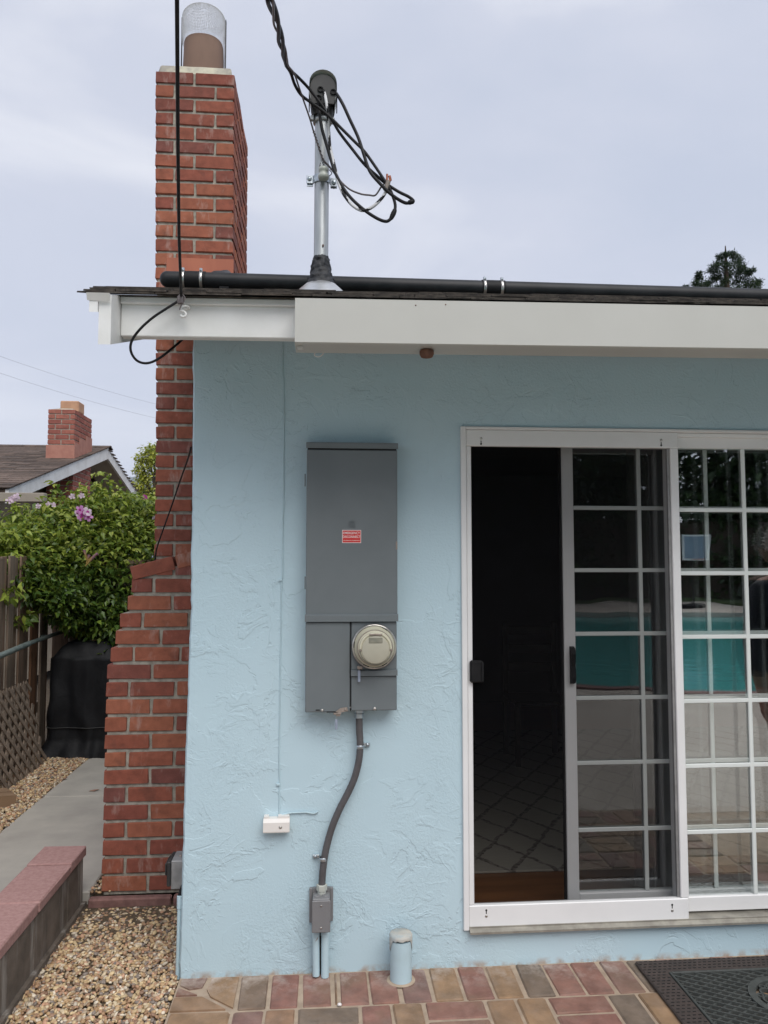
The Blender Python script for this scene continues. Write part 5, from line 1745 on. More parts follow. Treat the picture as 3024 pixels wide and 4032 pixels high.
for a_ in range(0, 360, 36):
    r_ = 0.082
    flat_ring(med, mcx+r_*math.cos(R(a_)), mcy+r_*math.sin(R(a_)), 0.019, 0.026, 0.002, MT+0.001, 20)
    flat_ring(med, mcx+0.058*math.cos(R(a_+18)), mcy+0.058*math.sin(R(a_+18)), 0.008, 0.015, 0.0025, MT, 14)
    flat_ring(med, mcx+0.106*math.cos(R(a_+18)), mcy+0.106*math.sin(R(a_+18)), 0.007, 0.013, 0.0025, MT, 14)
obj('medallion', med, 'rubber_green', mat_, 'round scrollwork medallion')

# ---- low block wall with red cap stones
xr_, xlft = -0.555, -0.748
yend = 0.68
ztopw = PY(353, 3328, yend).z
zcap = ztopw-0.045
lw = thing('garden_wall', 'low stained block wall with red cap stones beside the pebbles', 'wall', (-0.65, 0.0, 0.0))
obj('footing', MB().box(xr_-0.03, xr_+0.006, -2.4, yend-0.002, -0.12, 0.012), 'block_stained', lw)
blk = [yend, 0.46, 0.06, -0.34, -0.74, -1.14, -1.54, -1.94, -2.34]
for a_, b_ in zip(blk, blk[1:]):
    obj('block', MB().cbox(xlft+0.012, xr_-0.012, b_+0.003, a_-0.003, -0.11, zcap-0.002, 0.006, jit=0.002, rr=rnd), 'block_stained', lw)
cap = [yend+0.006, 0.465, 0.075, -0.32, -0.715, -1.11, -1.505, -1.90, -2.30]
for a_, b_ in zip(cap, cap[1:]):
    obj('cap_stone', MB().cbox(xlft, xr_, b_+0.005, a_-0.005, zcap, ztopw+rnd.uniform(-0.002, 0.002), 0.006, jit=0.0025, rr=rnd), 'cap_red', lw)
# ---- edging stones at the chimney foot
ez = PY(500, 3536, 0.655).z
e0 = PY(345, 3550, 0.655).x
e1 = PY(678, 3550, 0.655).x
tag(obj('edging_stone', MB().cbox(e0, e1-0.004, 0.65, 0.695, -0.05, ez, 0.008, jit=0.003, rr=rnd), 'edging', origin=(e0, 0.67, 0)), 'long dull red edging stone at the foot of the brick chimney', 'edging stone', 'edging stones')
tag(obj('edging_stone', MB().cbox(e1+0.004, 0.0, 0.645, 0.695, -0.05, ez+0.004, 0.008, jit=0.003, rr=rnd), 'edging', origin=(e1, 0.67, 0)), 'short end of red edging stone tucked behind the house corner', 'edging stone', 'edging stones')
# small litter
def litter(px, py, z, sz, lab):
    q = PZ(px, py, z)
    m = MB()
    m.add([q+Vector((-sz, 0, 0.002)), q+Vector((-0.2*sz, 0.5*sz, 0.006)), q+Vector((sz, 0.25*sz, 0.012)), q+Vector((0.1*sz, -0.4*sz, 0.003)), q+Vector((-sz, 0, 0.000)), q+Vector((sz, 0.25*sz, 0.009))], [(0, 3, 2, 1), (4, 1, 5, 3)])
    tag(obj('dead_leaf', m, 'litter_leaf', origin=q), lab, 'leaf', 'fallen leaves')
litter(370, 3115, ZW+0.001, 0.035, 'curled pinkish dead leaf on the concrete path')
litter(240, 3070, ZW+0.004, 0.045, 'pale dead leaf on the pebbles at the edge of the path')
q = PZ(1337, 3958, 0.001)
tag(obj('white_chip', MB().lathe([(0.0005, 0.0), (0.009, 0.002), (0.006, 0.006), (0.0005, 0.008)], q, 9), 'sticker_white'), 'small white stone chip on the brick patio', 'stone chip')

# ================================================================== SIDE YARD
XF = -1.80
fence = thing('side_fence', 'weathered brown board fence along the side yard under the flowering vine', 'fence', (XF, 2.0, 0.0))
y = 0.4
i = 0
while y < 3.62:
    wd = rnd.uniform(0.088, 0.145)
    dx = 0.018*(i % 2)+rnd.uniform(-0.004, 0.004)
    ztop_ = 1.62+rnd.uniform(-0.02, 0.02)
    obj('fence_board', MB().cbox(XF+dx, XF+dx+0.016, y, y+wd-0.004, 0.02, ztop_, 0.002), 'fence_wood', fence, origin=(XF+dx, y, 0.02))
    y += wd+rnd.uniform(-0.004, 0.004)
    i += 1
for zz in (0.35, 1.40):
    obj('fence_rail', MB().box(XF-0.045, XF-0.002, 0.4, 3.6, zz, zz+0.085), 'fence_wood', fence)
YBK = 3.72
bf = thing('back_fence', 'dark weathered board fence across the end of the side yard', 'fence', (-1.2, YBK, 0.0))
x = XF+0.03
while x < -0.10:
    wd = rnd.uniform(0.085, 0.14)
    obj('fence_board', MB().cbox(x, x+wd-0.006, YBK+rnd.uniform(0, 0.016), YBK+0.034, 0.02, 1.60+rnd.uniform(-0.02, 0.02), 0.002), 'fence_wood', bf, origin=(x, YBK, 0.02))
    x += wd
obj('fence_rail', MB().box(XF+0.03, -0.1, YBK+0.036, YBK+0.075, 1.35, 1.44).box(XF+0.03, -0.1, YBK+0.036, YBK+0.075, 0.3, 0.39), 'fence_wood', bf)
# rail pipe along the fence
ra, rb = PX(-60, 2597, XF+0.10), PX(240, 2489, XF+0.12)
rl = thing('rail_pipe', 'grey galvanised pipe rail fixed along the board fence', 'pipe', (XF+0.1, (ra.y+rb.y)/2, ra.z))
rm_ = ra.lerp(rb, 0.52)
obj('pipe', MB().tube([ra+Vector((0, -0.4, -0.04)), rm_], 0.021, 12), 'pipe_green_grey', rl)
obj('pipe', MB().tube([rm_-Vector((0, 0.06, -0.0)), rb], 0.0165, 12), 'pipe_green_grey', rl)
for t_ in (0.2, 0.85):
    q = ra.lerp(rb, t_)
    obj('bracket', MB().box(XF+0.03, q.x, q.y-0.015, q.y+0.015, q.z-0.012, q.z+0.004), 'pipe_green_grey', rl)
# lattice panel leaning on the fence
lat = thing('lattice_panel', 'weathered wooden lattice panel leaning against the fence', 'lattice panel', (XF+0.23, 2.2, ZW))
LB = 0.64
yl0, yl1 = 1.35, 3.03
lean = 0.15
def lat_pt(y_, h_, off=0.0):
    t_ = h_/LB
    return Vector((XF+0.23-lean*t_+off, y_, ZW+h_*math.cos(math.asin(lean/LB))))
def slat(y0, h0, y1, h1, off):
    a_, b_ = lat_pt(y0, h0, off), lat_pt(y1, h1, off)
    d_ = (b_-a_); L = d_.length; d_.normalize()
    nrm = Vector((1, 0, lean/LB)).normalized()
    sd_ = d_.cross(nrm).normalized()
    nrm = sd_.cross(d_)
    M_ = Matrix((d_, sd_, nrm)).transposed().to_4x4()
    M_.translation = (a_+b_)/2
    obj('slat', MB().box(-L/2, L/2, -0.017, 0.017, -0.0035, 0.0035, M_), 'lattice_wood', lat)
for fam, off in ((1, 0.0), (-1, 0.0078)):
    c_ = yl0-LB
    while c_ < yl1+LB:
        # line y = c_ + fam*h*0.8
        k_ = 0.8*fam
        h0, h1 = 0.0, LB
        yy0, yy1 = c_, c_+k_*LB
        if fam < 0:
            yy0, yy1 = c_+0.4, c_+0.4+k_*LB
        pts_ = []
        for t_ in range(61):
            h_ = LB*t_/60
            y_ = yy0+(yy1-yy0)*t_/60
            lim = yl1+(0.05 if int(c_*30) % 2 else -0.02)
            if yl0 < y_ < lim: pts_.append((y_, h_))
        if len(pts_) > 6:
            slat(pts_[0][0], pts_[0][1], pts_[-1][0], pts_[-1][1], off)
        c_ += 0.105
# cardboard box, only a corner shows
cbx = thing('cardboard_box', 'brown cardboard box lying on the pebbles by the path', 'box', (-1.50, 0.95, ZW))
bxp = PZ(8, 3178, ZW)
cbx.location = (bxp.x-0.1, bxp.y, ZW)
M_ = Matrix.Translation((bxp.x-0.12, bxp.y, ZW)) @ Matrix.Rotation(R(38), 4, 'Z') @ Matrix.Rotation(R(8), 4, 'Y')
obj('carton', MB().box(-0.16, 0.16, -0.11, 0.11, 0.0, 0.085, M_), 'cardboard', cbx)
obj('flap', MB().box(-0.16, 0.16, -0.11, -0.02, 0.0853, 0.0885, M_).box(-0.16, 0.16, 0.0, 0.11, 0.0853, 0.0885, M_), 'cardboard', cbx)

# ---- grill under a black cover
gbase = PZ(300, 2985, ZW)
gx, gy = gbase.x+0.02, gbase.y+0.27
grl = thing('covered_grill', 'barbecue grill under a black fabric cover at the end of the path', 'grill', (gx, gy, ZW))
GH = PY(330, 2520, gy).z-ZW
def cover(u, v):
    t_ = 2*math.pi*u
    ca, sa = math.cos(t_), math.sin(t_)
    n__ = 9.0
    q_ = (abs(ca)**n__+abs(sa)**n__)**(-1/n__)
    if v < 0.72:
        h_ = v/0.72
        hw, hd = 0.285-0.02*h_, 0.245-0.03*h_
        fold = 0.016*(1-h_*0.8)*math.sin(t_*7+3*noise.noise(Vector((ca*1.5, sa*1.5, h_*2.5))))+0.022*noise.noise(Vector((ca*3.2, sa*3.2, h_*1.4)))
        fold += 0.05*max(0, 0.16-h_)/0.16
        return (gx+(hw+fold)*q_*ca, gy+(hd+fold)*q_*sa, ZW+0.004+h_*(GH-0.13)+(0.018*noise.noise(Vector((ca*3, sa*3, 4))) if h_ < 0.02 else 0))
    s_ = (v-0.72)/0.28
    k_ = 1-s_ if s_ > 0.3 else 1-s_*0.9
    k_ = max(0.0, min(1.0, k_))
    hw, hd = 0.265*k_, 0.215*k_
    h_ = 0.13*min(1, s_/0.42)
    return (gx+hw*q_*ca, gy+hd*q_*sa, ZW+GH-0.13+h_+0.012*noise.noise(Vector((ca*3*k_, sa*3*k_, 9))))
obj('fabric_cover', MB().grid(cover, 96, 60), 'cover_black', grl)
zs_b = ZW+GH*0.27
obj('hem_strap', MB().tube([Vector(cover(u_/40*1.0, 0.21))+Vector((0, -0.006, 0)) for u_ in range(20, 40)], 0.008, 6, flat=0.4), 'weatherhead_dark', grl)
tag(obj('dead_leaf', MB().add([(gx+0.02, gy-0.10, ZW+GH+0.006), (gx+0.06, gy-0.12, ZW+GH+0.010), (gx+0.10, gy-0.09, ZW+GH+0.004), (gx+0.05, gy-0.07, ZW+GH+0.012)], [(0, 1, 2, 3)]), 'litter_leaf'), 'pale dry leaf lying on top of the black grill cover', 'leaf', 'fallen leaves')

# ================================================================== VEGETATION
GRN = [(0.18, 0.25, 0.035), (0.25, 0.33, 0.05), (0.10, 0.165, 0.028), (0.33, 0.40, 0.065), (0.15, 0.22, 0.035), (0.38, 0.42, 0.08)]
SHADE_GRN = [(0.075, 0.14, 0.024), (0.10, 0.175, 0.03), (0.055, 0.105, 0.02), (0.13, 0.20, 0.036)]  # darker greens that put the shade of the lower vine into its leaf colour
vine = thing('flowering_vine', 'leafy green vine with pink trumpet flowers spilling over the fence', 'vine', (-1.3, 3.9, 0.0))
lum = [(50, 2140, 3.5, .30), (150, 2115, 3.7, .32), (250, 2075, 3.9, .34), (345, 2070, 4.0, .38), (430, 2040, 4.1, .36), (520, 2060, 4.2, .36), (590, 2060, 4.4, .34), (640, 2090, 4.6, .34),
       (40, 2190, 3.2, .30), (130, 2200, 3.4, .34), (240, 2180, 3.6, .36), (350, 2190, 3.8, .38), (460, 2180, 3.9, .38), (560, 2180, 4.0, .36), (620, 2200, 4.2, .32),
       (90, 2290, 3.15, .24), (200, 2290, 3.4, .28), (310, 2310, 3.6, .32), (420, 2310, 3.7, .34), (530, 2300, 3.8, .34),
       (270, 2400, 3.35, .20), (400, 2410, 3.55, .26), (480, 2430, 3.6, .28), (320, 2420, 3.5, .16), (440, 2520, 3.55, .22), (380, 2545, 3.55, .15), (230, 2350, 3.2, .16)]
lumps = [(tuple(PY(a_, b_, y_)), r_) for a_, b_, y_, r_ in lum]
P_, M_, C_c = leaf_cloud(lumps[:15], 1250, 0.062, GRN[:5]+[GRN[3], GRN[5]])  # upper lumps: brighter greens, light from above put into the leaf colour
me = scatter_mesh('foliage', LEAF_V, LEAF_F, P_, M_, C_c)
o = link_mesh('foliage', me, 'leaf', vine, 'stuff')
P_, M_, C_c = leaf_cloud(lumps[15:], 700, 0.068, SHADE_GRN+GRN[:1])  # lower lumps: shade put into the leaf colour
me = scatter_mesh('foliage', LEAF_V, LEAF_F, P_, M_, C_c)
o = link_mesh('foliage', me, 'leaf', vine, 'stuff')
small = [(tuple(PX(88, 2440, XF+0.06)), 0.085), (tuple(PX(40, 2330, XF+0.06)), 0.09), (tuple(PY(330, 2480, 3.5)), 0.06)]
P_, M_, C_c = leaf_cloud(small, 45, 0.075, GRN[:4])
o = link_mesh('foliage', scatter_mesh('foliage', LEAF_V, LEAF_F, P_, M_, C_c), 'leaf', vine, 'stuff')
# sprigs standing above the mass, stems
for (px, py, y_, hgt) in ((200, 1945, 3.8, 0.16), (390, 1930, 4.0, 0.22), (430, 1925, 4.05, 0.20), (325, 1935, 4.0, 0.12), (610, 1975, 4.4, 0.10), (60, 1990, 3.5, 0.1), (470, 1950, 4.1, 0.12), (540, 1975, 4.2, 0.1)):
    b_ = PY(px, py+30, y_)
    tip = b_+Vector((rnd.uniform(-0.03, 0.03), 0, hgt))
    obj('stem', MB().tube([b_-Vector((0, 0, 0.15)), b_, tip], [0.004, 0.003, 0.0015], 5), 'grass', vine)
    P_, M_, C_c = leaf_cloud([(tuple(b_.lerp(tip, t_)), 0.02) for t_ in (0.2, 0.6, 1.0)], 6, 0.075, [GRN[3], GRN[5], GRN[1]], droop=0.4)
    o = link_mesh('foliage', scatter_mesh('foliage', LEAF_V, LEAF_F, P_, M_, C_c), 'leaf', vine, 'stuff')
for i in range(16):
    a_ = PY(rnd.uniform(320, 520), 2560, 3.62)
    b_ = PY(rnd.uniform(250, 560), rnd.uniform(2200, 2300), 3.75)
    m_ = a_.lerp(b_, 0.5)+Vector((rnd.uniform(-.1, .1), rnd.uniform(-.06, .02), 0))
    a_.z = 0.05
    obj('stem', MB().tube(spline([a_, m_, b_], 5), 0.006, 5), 'bark', vine)
# flowers
PET_V = np.array([[0, 0, 0], [-0.35, 0.5, 0.02], [0, 0.55, 0.07], [0.35, 0.5, 0.02], [-0.30, 0.9, -0.05], [0.02, 0.98, -0.02], [0.30, 0.9, -0.05]], float)
PET_F = np.array([[0, 2, 1], [0, 3, 2], [1, 2, 4], [2, 5, 4], [2, 6, 5], [2, 3, 6]])
def flower(p, size, colr, throat):
    az0 = rnd.uniform(0, 1)
    Pn = np.zeros((5, 3)); A_az = np.array([az0+i_*2*math.pi/5 for i_ in range(5)])
    M_ = rot_mats(A_az+nrs.normal(0, 0.12, 5), nrs.uniform(-0.25, 0.55, 5), nrs.normal(0, 0.25, 5))*(size*nrs.uniform(0.8, 1.1, 5))[:, None, None]
    face = (CAM-p).normalized()+Vector((rnd.uniform(-.4, .4), 0, rnd.uniform(-.1, .4)))
    Rm = np.array(face.normalized().to_track_quat('Z', 'Y').to_matrix())
    M_ = Rm[None] @ M_
    Pn += np.array(p)[None]
    C_c = np.array([colr]*5)*nrs.uniform(0.9, 1.1, (5, 1))
    fo = link_mesh('flower', scatter_mesh('flower', PET_V, PET_F, Pn, M_, C_c), 'petal', vine)
    f3 = face.normalized()
    m = MB().tube([p+f3*0.006, p-f3*size*0.5, p-f3*size*1.3], [size*0.28, size*0.2, size*0.08], 8)
    to = obj('flower_tube', m, 'petal', fo)
    at = to.data.color_attributes.new('col', 'FLOAT_COLOR', 'POINT')
    at.data.foreach_set('color', list((*throat, 1))*len(to.data.vertices))
PINK = (0.62, 0.28, 0.58); MAG = (0.45, 0.04, 0.30); PALE = (0.72, 0.58, 0.68)
for (px, py, s_, c_) in ((314, 2008, .043, PINK), (345, 2016, .043, PALE), (348, 2036, .043, PINK), (320, 2036, .043, PINK), (331, 2022, .03, MAG), (304, 2020, .032, PALE)):
    flower(PY(px, py, 3.45), s_, c_, MAG)
for (px, py, y_, s_, c_) in ((38, 1970, 3.15, .036, PALE), (62, 1958, 3.15, .036, PALE), (50, 1966, 3.15, .03, PALE), (150, 1992, 3.4, .026, PALE), (212, 1988, 3.5, .026, PALE), (190, 1984, 3.5, .022, PALE), (322, 1952, 3.75, .03, PALE), (570, 1958, 4.0, .026, MAG), (284, 1955, 3.7, .03, PALE), (610, 2040, 4.1, .03, PALE)):
    flower(PY(px, py, y_), s_, c_, c_)
for (px, py, dx_, dz_) in ((332, 2165, .02, -.08), (352, 2185, -.02, -.07), (372, 2190, -.07, -.08), (385, 2180, -.09, -.07)):
    p_ = PY(px, py, 3.22)
    m = MB().tube([p_, p_+Vector((dx_*0.6, 0, dz_*0.6)), p_+Vector((dx_, 0, dz_))], [0.013, 0.008, 0.004], 7)
    to = obj('flower_bud', m, 'petal', vine)
    at = to.data.color_attributes.new('col', 'FLOAT_COLOR', 'POINT')
    n_v = len(to.data.vertices)
    at.data.foreach_set('color', [c_ for v_ in to.data.vertices for c_ in ((0.33, 0.16, 0.26, 1) if v_.co.z+top_loc(vine).z > p_.z-0.015 else (0.48, 0.33, 0.10, 1))])

def trunk(mb, base, top, r0, r1, limbs, spread):
    base, top = Vector(base), Vector(top)
    n__ = 7
    pts_ = [base.lerp(top, i_/n__)+Vector((rnd.uniform(-.04, .04), rnd.uniform(-.04, .04), 0))*((top-base).length*0.12) for i_ in range(n__+1)]
    mb.tube(pts_, [r0+(r1-r0)*i_/n__ for i_ in range(n__+1)], 9)
    for l_ in limbs:
        a_ = base.lerp(top, rnd.uniform(0.35, 0.9))
        mb.tube(spline([a_, a_.lerp(Vector(l_), 0.5)+Vector((0, 0, spread*0.1)), Vector(l_)], 3), [r0*0.42, r0*0.38, r0*0.34, r0*0.28, r0*0.22, r0*0.16, r0*0.1], 6)
def tree(name, label, base, h, lumps_, per, lsize, cols, r0=0.16, cat='tree', group=None, shell=(0.3, 1.05)):
    t = thing(name, label, cat, base, group)
    mb = MB()
    base = Vector(base)
    trunk(mb, base, base+Vector((0, 0, h*0.8)), r0, r0*0.35, [Vector(l_[0]) for l_ in lumps_], 1.0)
    obj('trunk', mb, 'bark', t)
    P_, M_, C_c = leaf_cloud(lumps_, per, lsize, cols, shell)
    link_mesh('crown', scatter_mesh('crown', LEAF_V, LEAF_F, P_, M_, C_c), 'leaf', t, 'stuff')
    return t
# yellow-green tree far left of the chimney
YTREE = 20.0
lm_ = [(tuple(PY(a_, b_, YTREE)), r_) for a_, b_, r_ in ((585, 1790, .38), (560, 1810, .30), (605, 1830, .36), (555, 1850, .28), (600, 1770, .30), (640, 1800, .45), (570, 1880, .26), (650, 1870, .45), (550, 1910, .30), (610, 1935, .45), (560, 1950, .35), (670, 1930, .5))]
tree('broadleaf_tree', 'yellow-green tree showing beside the brick chimney', (PY(640, 2000, YTREE).x, YTREE, 0), 4.2, lm_, 240, 0.10, [(0.46, 0.48, 0.08), (0.36, 0.40, 0.06), (0.50, 0.50, 0.11), (0.24, 0.30, 0.05)])
YT2 = 30.0
lm_ = [(tuple(PY(a_, b_, YT2)), r_) for a_, b_, r_ in ((520, 1930, .3), (490, 1945, .4), (545, 1950, .4), (590, 1955, .4), (630, 1945, .5), (450, 1960, .5), (505, 1908, .18))]
tree('broadleaf_tree', 'pale olive tree far behind the neighbouring roof', (PY(540, 2000, YT2).x, YT2, 0), 3.8, lm_, 500, 0.17, [(0.13, 0.15, 0.06), (0.09, 0.12, 0.04), (0.16, 0.17, 0.07)])
# conifer over the roof on the right
YCN = 27.0
cb_ = PY(2862, 1150, YCN)
ctop = PY(2856, 968, YCN)
con = thing('conifer_tree', 'dark green conifer rising behind the roof on the right', 'tree', (cb_.x, YCN, 0))
obj('trunk', MB().tube([(cb_.x, YCN, 0), cb_, ctop], [0.28, 0.14, 0.02], 9), 'bark', con)
cl_ = []
for (a_, b_, r_) in ((2858, 1000, .10), (2836, 1010, .16), (2882, 1000, .18), (2895, 1010, .20), (2910, 1025, .20), (2838, 1035, .28), (2815, 1045, .24), (2860, 1045, .22), (2890, 1045, .32), (2918, 1050, .24), (2805, 1065, .22), (2840, 1070, .34), (2878, 1075, .30), (2910, 1075, .28), (2925, 1060, .16), (2830, 1095, .26), (2855, 1105, .24), (2815, 1090, .18), (2895, 1105, .30), (2925, 1100, .34), (2950, 1110, .34), (2970, 1120, .26), (2985, 1110, .16), (2958, 1065, .16), (2945, 1075, .14), (2940, 1130, .36), (2900, 1135, .32), (2860, 1135, .22), (2830, 1130, .20), (2790, 1110, .22), (2770, 1120, .24), (2750, 1095, .18), (2752, 1078, .10), (2738, 1115, .14), (2775, 1135, .28), (2745, 1135, .20), (2700, 1132, .08), (2800, 1140, .24), (2980, 1135, .2)):
    cl_.append((tuple(PY(a_, b_, YCN+rnd.uniform(-0.5, 0.5))), (r_*0.95, r_*1.4, r_*0.72)))
P_, M_, C_c = leaf_cloud(cl_, 210, 0.115, [(0.022, 0.050, 0.020), (0.03, 0.06, 0.022), (0.016, 0.036, 0.018), (0.04, 0.07, 0.02)], (0.2, 1.15), 0.9)
M_ = M_*np.array([0.45, 1.2, 1.0])[None, None, :]
link_mesh('crown', scatter_mesh('crown', LEAF_V, LEAF_F, P_, M_, C_c), 'leaf', con, 'stuff')
lo = [((cb_.x+rnd.uniform(-1.2, 1.2), YCN+rnd.uniform(-1, 1), h_), (1.4, 1.4, 0.8)) for h_ in (2.5, 4, 5.5, 7, 8.2)]
P_, M_, C_c = leaf_cloud(lo, 260, 0.3, [(0.022, 0.050, 0.020), (0.03, 0.06, 0.022)])
link_mesh('crown', scatter_mesh('crown', LEAF_V, LEAF_F, P_, M_, C_c), 'leaf', con, 'stuff')

# ================================================================== NEIGHBOUR
XN = -2.90
ap = PX(425, 1762, XN)
ev = PX(32, 1922, XN)
sl_ = (ap.z-ev.z)/(ap.y-ev.y)
nh = thing('neighbour_house', 'neighbouring house with brown shingle gable roof and peeling white trim', 'house', (XN-3, ap.y, 0))
ye2 = ap.y+(ap.y-ev.y)
XNL = -14.0
TH = 0.05
obj('wall', MB().prism([(ev.y+0.55, 0), (ev.y+0.55, ev.z+sl_*0.55-0.14), (ap.y, ap.z-0.16), (ye2-0.55, ev.z+sl_*0.55-0.14), (ye2-0.55, 0)], 'x', XNL, XN-0.55), 'neighbour_wall', nh)
nr = obj('roof', MB().prism([(ev.y, ev.z), (ap.y, ap.z), (ye2, ev.z), (ye2, ev.z-TH), (ap.y, ap.z-TH), (ev.y, ev.z-TH)], 'x', XNL, XN-0.03), 'neighbour_shingle', nh)
obj('soffit', MB().prism([(ev.y+0.05, ev.z-TH-0.004+sl_*0.05), (ap.y, ap.z-TH-0.004), (ye2-0.05, ev.z-TH-0.004+sl_*0.05), (ye2-0.05, ev.z-TH-0.02+sl_*0.05), (ap.y, ap.z-TH-0.02), (ev.y+0.05, ev.z-TH-0.02+sl_*0.05)], 'x', XN-0.545, XN-0.035), 'neighbour_soffit', nh)
FB = 0.17
obj('rake_board', MB().prism([(ev.y, ev.z-0.012), (ap.y, ap.z-0.012), (ap.y, ap.z-0.012-FB), (ev.y, ev.z-0.012-FB*0.9)], 'x', XN-0.029, XN+0.008), 'peeling_white', nh, 'white rake board with peeling paint')
obj('rake_board', MB().prism([(ap.y+0.001, ap.z-0.012), (ye2, ev.z-0.012), (ye2, ev.z-0.012-FB), (ap.y+0.001, ap.z-0.012-FB)], 'x', XN-0.029, XN+0.008), 'peeling_white', nh, 'white rake board with peeling paint')
# shingles: pieces large enough to see, near the gable
ns_ = 0
un = Vector((0, 1, sl_)).normalized()
L_r = (ap-ev).length
shm = {}
nside = MB()
for c_ in range(int(L_r/0.15)+1):
    s_ = c_*0.15-0.03
    x = XN+0.03
    while x > XN-5.5:
        wd = rnd.uniform(0.16, 0.34)
        key = (int(wd*50),)
        y_ = ev.y+un.y*s_; z_ = ev.z+un.z*s_
        if ns_ < 300 and x > XN-3.2:
            if key not in shm:
                me_ = MB().box(-wd+0.005, 0, 0, 0.2, 0.0, 0.012).mesh('shingle')
                shm[key] = me_
            inst('shingle', shm[key], 'neighbour_shingle', nr, (x, y_, z_+0.004+rnd.uniform(0, 0.004)), (math.atan(sl_)-0.03, 0, 0))
            ns_ += 1
        else:
            Mx = Matrix.Translation((x, y_, z_+0.004)) @ Matrix.Rotation(math.atan(sl_)-0.03, 4, 'X')
            nside.box(-wd+0.005, 0, 0, 0.2, 0.0, 0.012, Mx)
        x -= wd
for c_ in range(int(L_r/0.15)):
    s_ = c_*0.15
    y_ = ye2-un.y*s_; z_ = ev.z+un.z*s_
    nside.box(XN-5.5, XN+0.03+rnd.uniform(-0.008, 0.008), y_-0.2, y_, z_+0.004, z_+0.02)
o = obj('shingle_courses', nside, 'neighbour_shingle', nr); o['kind'] = 'stuff'
x = XN+0.035
while x > XN-5.5:
    obj('ridge_shingle', MB().prism([(ap.y-0.14, ap.z-0.14*sl_+0.025), (ap.y, ap.z+0.03), (ap.y+0.14, ap.z-0.14*sl_+0.025), (ap.y+0.14, ap.z-0.14*sl_+0.010), (ap.y, ap.z+0.014), (ap.y-0.14, ap.z-0.14*sl_+0.010)], 'x', x-0.19, x+0.01), 'neighbour_shingle', nr)
    x -= 0.185
obj('eave_gutter', MB().prism([(ev.y-0.12, ev.z-0.02), (ev.y-0.12, ev.z-0.13), (ev.y, ev.z-0.14), (ev.y, ev.z-0.02)], 'x', XNL, XN-0.6), 'beige_gutter', nh)
bg0, bg1 = PY(180, 1942, ev.y-0.35), PY(180, 1978, ev.y-0.35)
obj('patio_beam', MB().cbox(-9, bg0.x, ev.y-0.40, ev.y-0.30, bg1.z, bg0.z, 0.006), 'beige_gutter', nh, 'beige beam below the neighbouring eave')
# its chimney
cy0 = 7.95
nx0, nx1 = PY(188, 1700, cy0).x, PY(293, 1700, cy0).x
cy1 = PX(361, 1700, nx1).y
nzt = PY(240, 1612, cy0).z
npit = (PY(240, 1752, cy0).z-PY(240, 1612, cy0).z)/-7.0
nc = obj('chimney', MB().box(nx0+0.008, nx1-0.008, cy0+0.008, cy1-0.008, 1.2, nzt-0.003), 'mortar', nh, 'short red brick chimney of the neighbouring house')
z = nzt-npit*0.82
k = 0
while z > 1.55:
    fl_ = 0.195 if k % 2 == 0 else 0.095
    if z > 1.7:
        for (p0, p1) in cuts(nx0, nx1, (nx1-nx0)*(0.5 if k % 2 == 0 else 0.27)-JT/2, (nx1-nx0)*0.5):
            brick(p0, p1, cy0, cy0+0.09, z, z+npit*0.82, 'brick_neighbour', nc)
        for (p0, p1) in cuts(cy0+(0.0905 if k % 2 == 0 else 0.0905)+JT*0.3, cy1, 0.10 if k % 2 else 0.195, 0.195):
            brick(nx1-0.09, nx1, p0, p1, z, z+npit*0.82, 'brick_neighbour', nc)
    z -= npit
    k += 1
ncr = MB().grid(lambda u, v: (nx0+(nx1-nx0)*u, cy0+(cy1-cy0)*v, nzt-0.004+0.06*min(1, 4*min(u, 1-u, v, 1-v))), 8, 8)
obj('crown', ncr, 'mortar_crown', nc)
fx_, fy_ = (nx0+nx1)/2+0.05, cy0+0.30
obj('flue_tile', MB().cbox(fx_-0.13, fx_+0.13, fy_-0.13, fy_+0.13, nzt, nzt+0.16, 0.012), 'clay_tan', nc)
zfl = ev.z+sl_*(cy0-ev.y)
obj('flashing', MB().box(nx0-0.014, nx1+0.012, cy0-0.012, cy0-0.003, zfl-0.02, zfl+0.20).box(nx1+0.003, nx1+0.012, cy0-0.0025, cy0+0.2, zfl-0.02, zfl+0.24).box(nx1+0.003, nx1+0.011, cy0+0.203, cy0+0.5, zfl+0.05, zfl+0.34).box(nx1+0.003, nx1+0.010, cy0+0.503, cy1, zfl+0.14, zfl+0.42), 'clay_pink', nc, 'dull red painted flashing')
# far overhead wires
for k_, (a_, b_) in enumerate((((-200, 1400), (900, 1700)), ((-200, 1330), (900, 1650)), ((300, 1885), (900, 1892)), ((300, 1915), (900, 1905)))):
    yd = 24 if k_ < 2 else 32
    p0, p1 = PY(a_[0], a_[1], yd-6 if k_ < 2 else yd), PY(b_[0], b_[1], yd+6 if k_ < 2 else yd)
    pts_ = [p0.lerp(p1, i_/12)+Vector((0, 0, -0.25*4*(i_/12)*(1-i_/12))) for i_ in range(13)]
    lab = ['upper', 'lower'][k_ % 2]
    kd = 'high thin overhead wire crossing the sky' if k_ < 2 else 'dark distant wire below the hills'
    tag(obj('overhead_wire', MB().tube(pts_, 0.0032 if k_ < 2 else 0.014, 5), 'cable_bare', origin=pts_[0]), '%s %s beyond the neighbouring roof' % (lab, kd), 'wire', 'distant overhead wires')

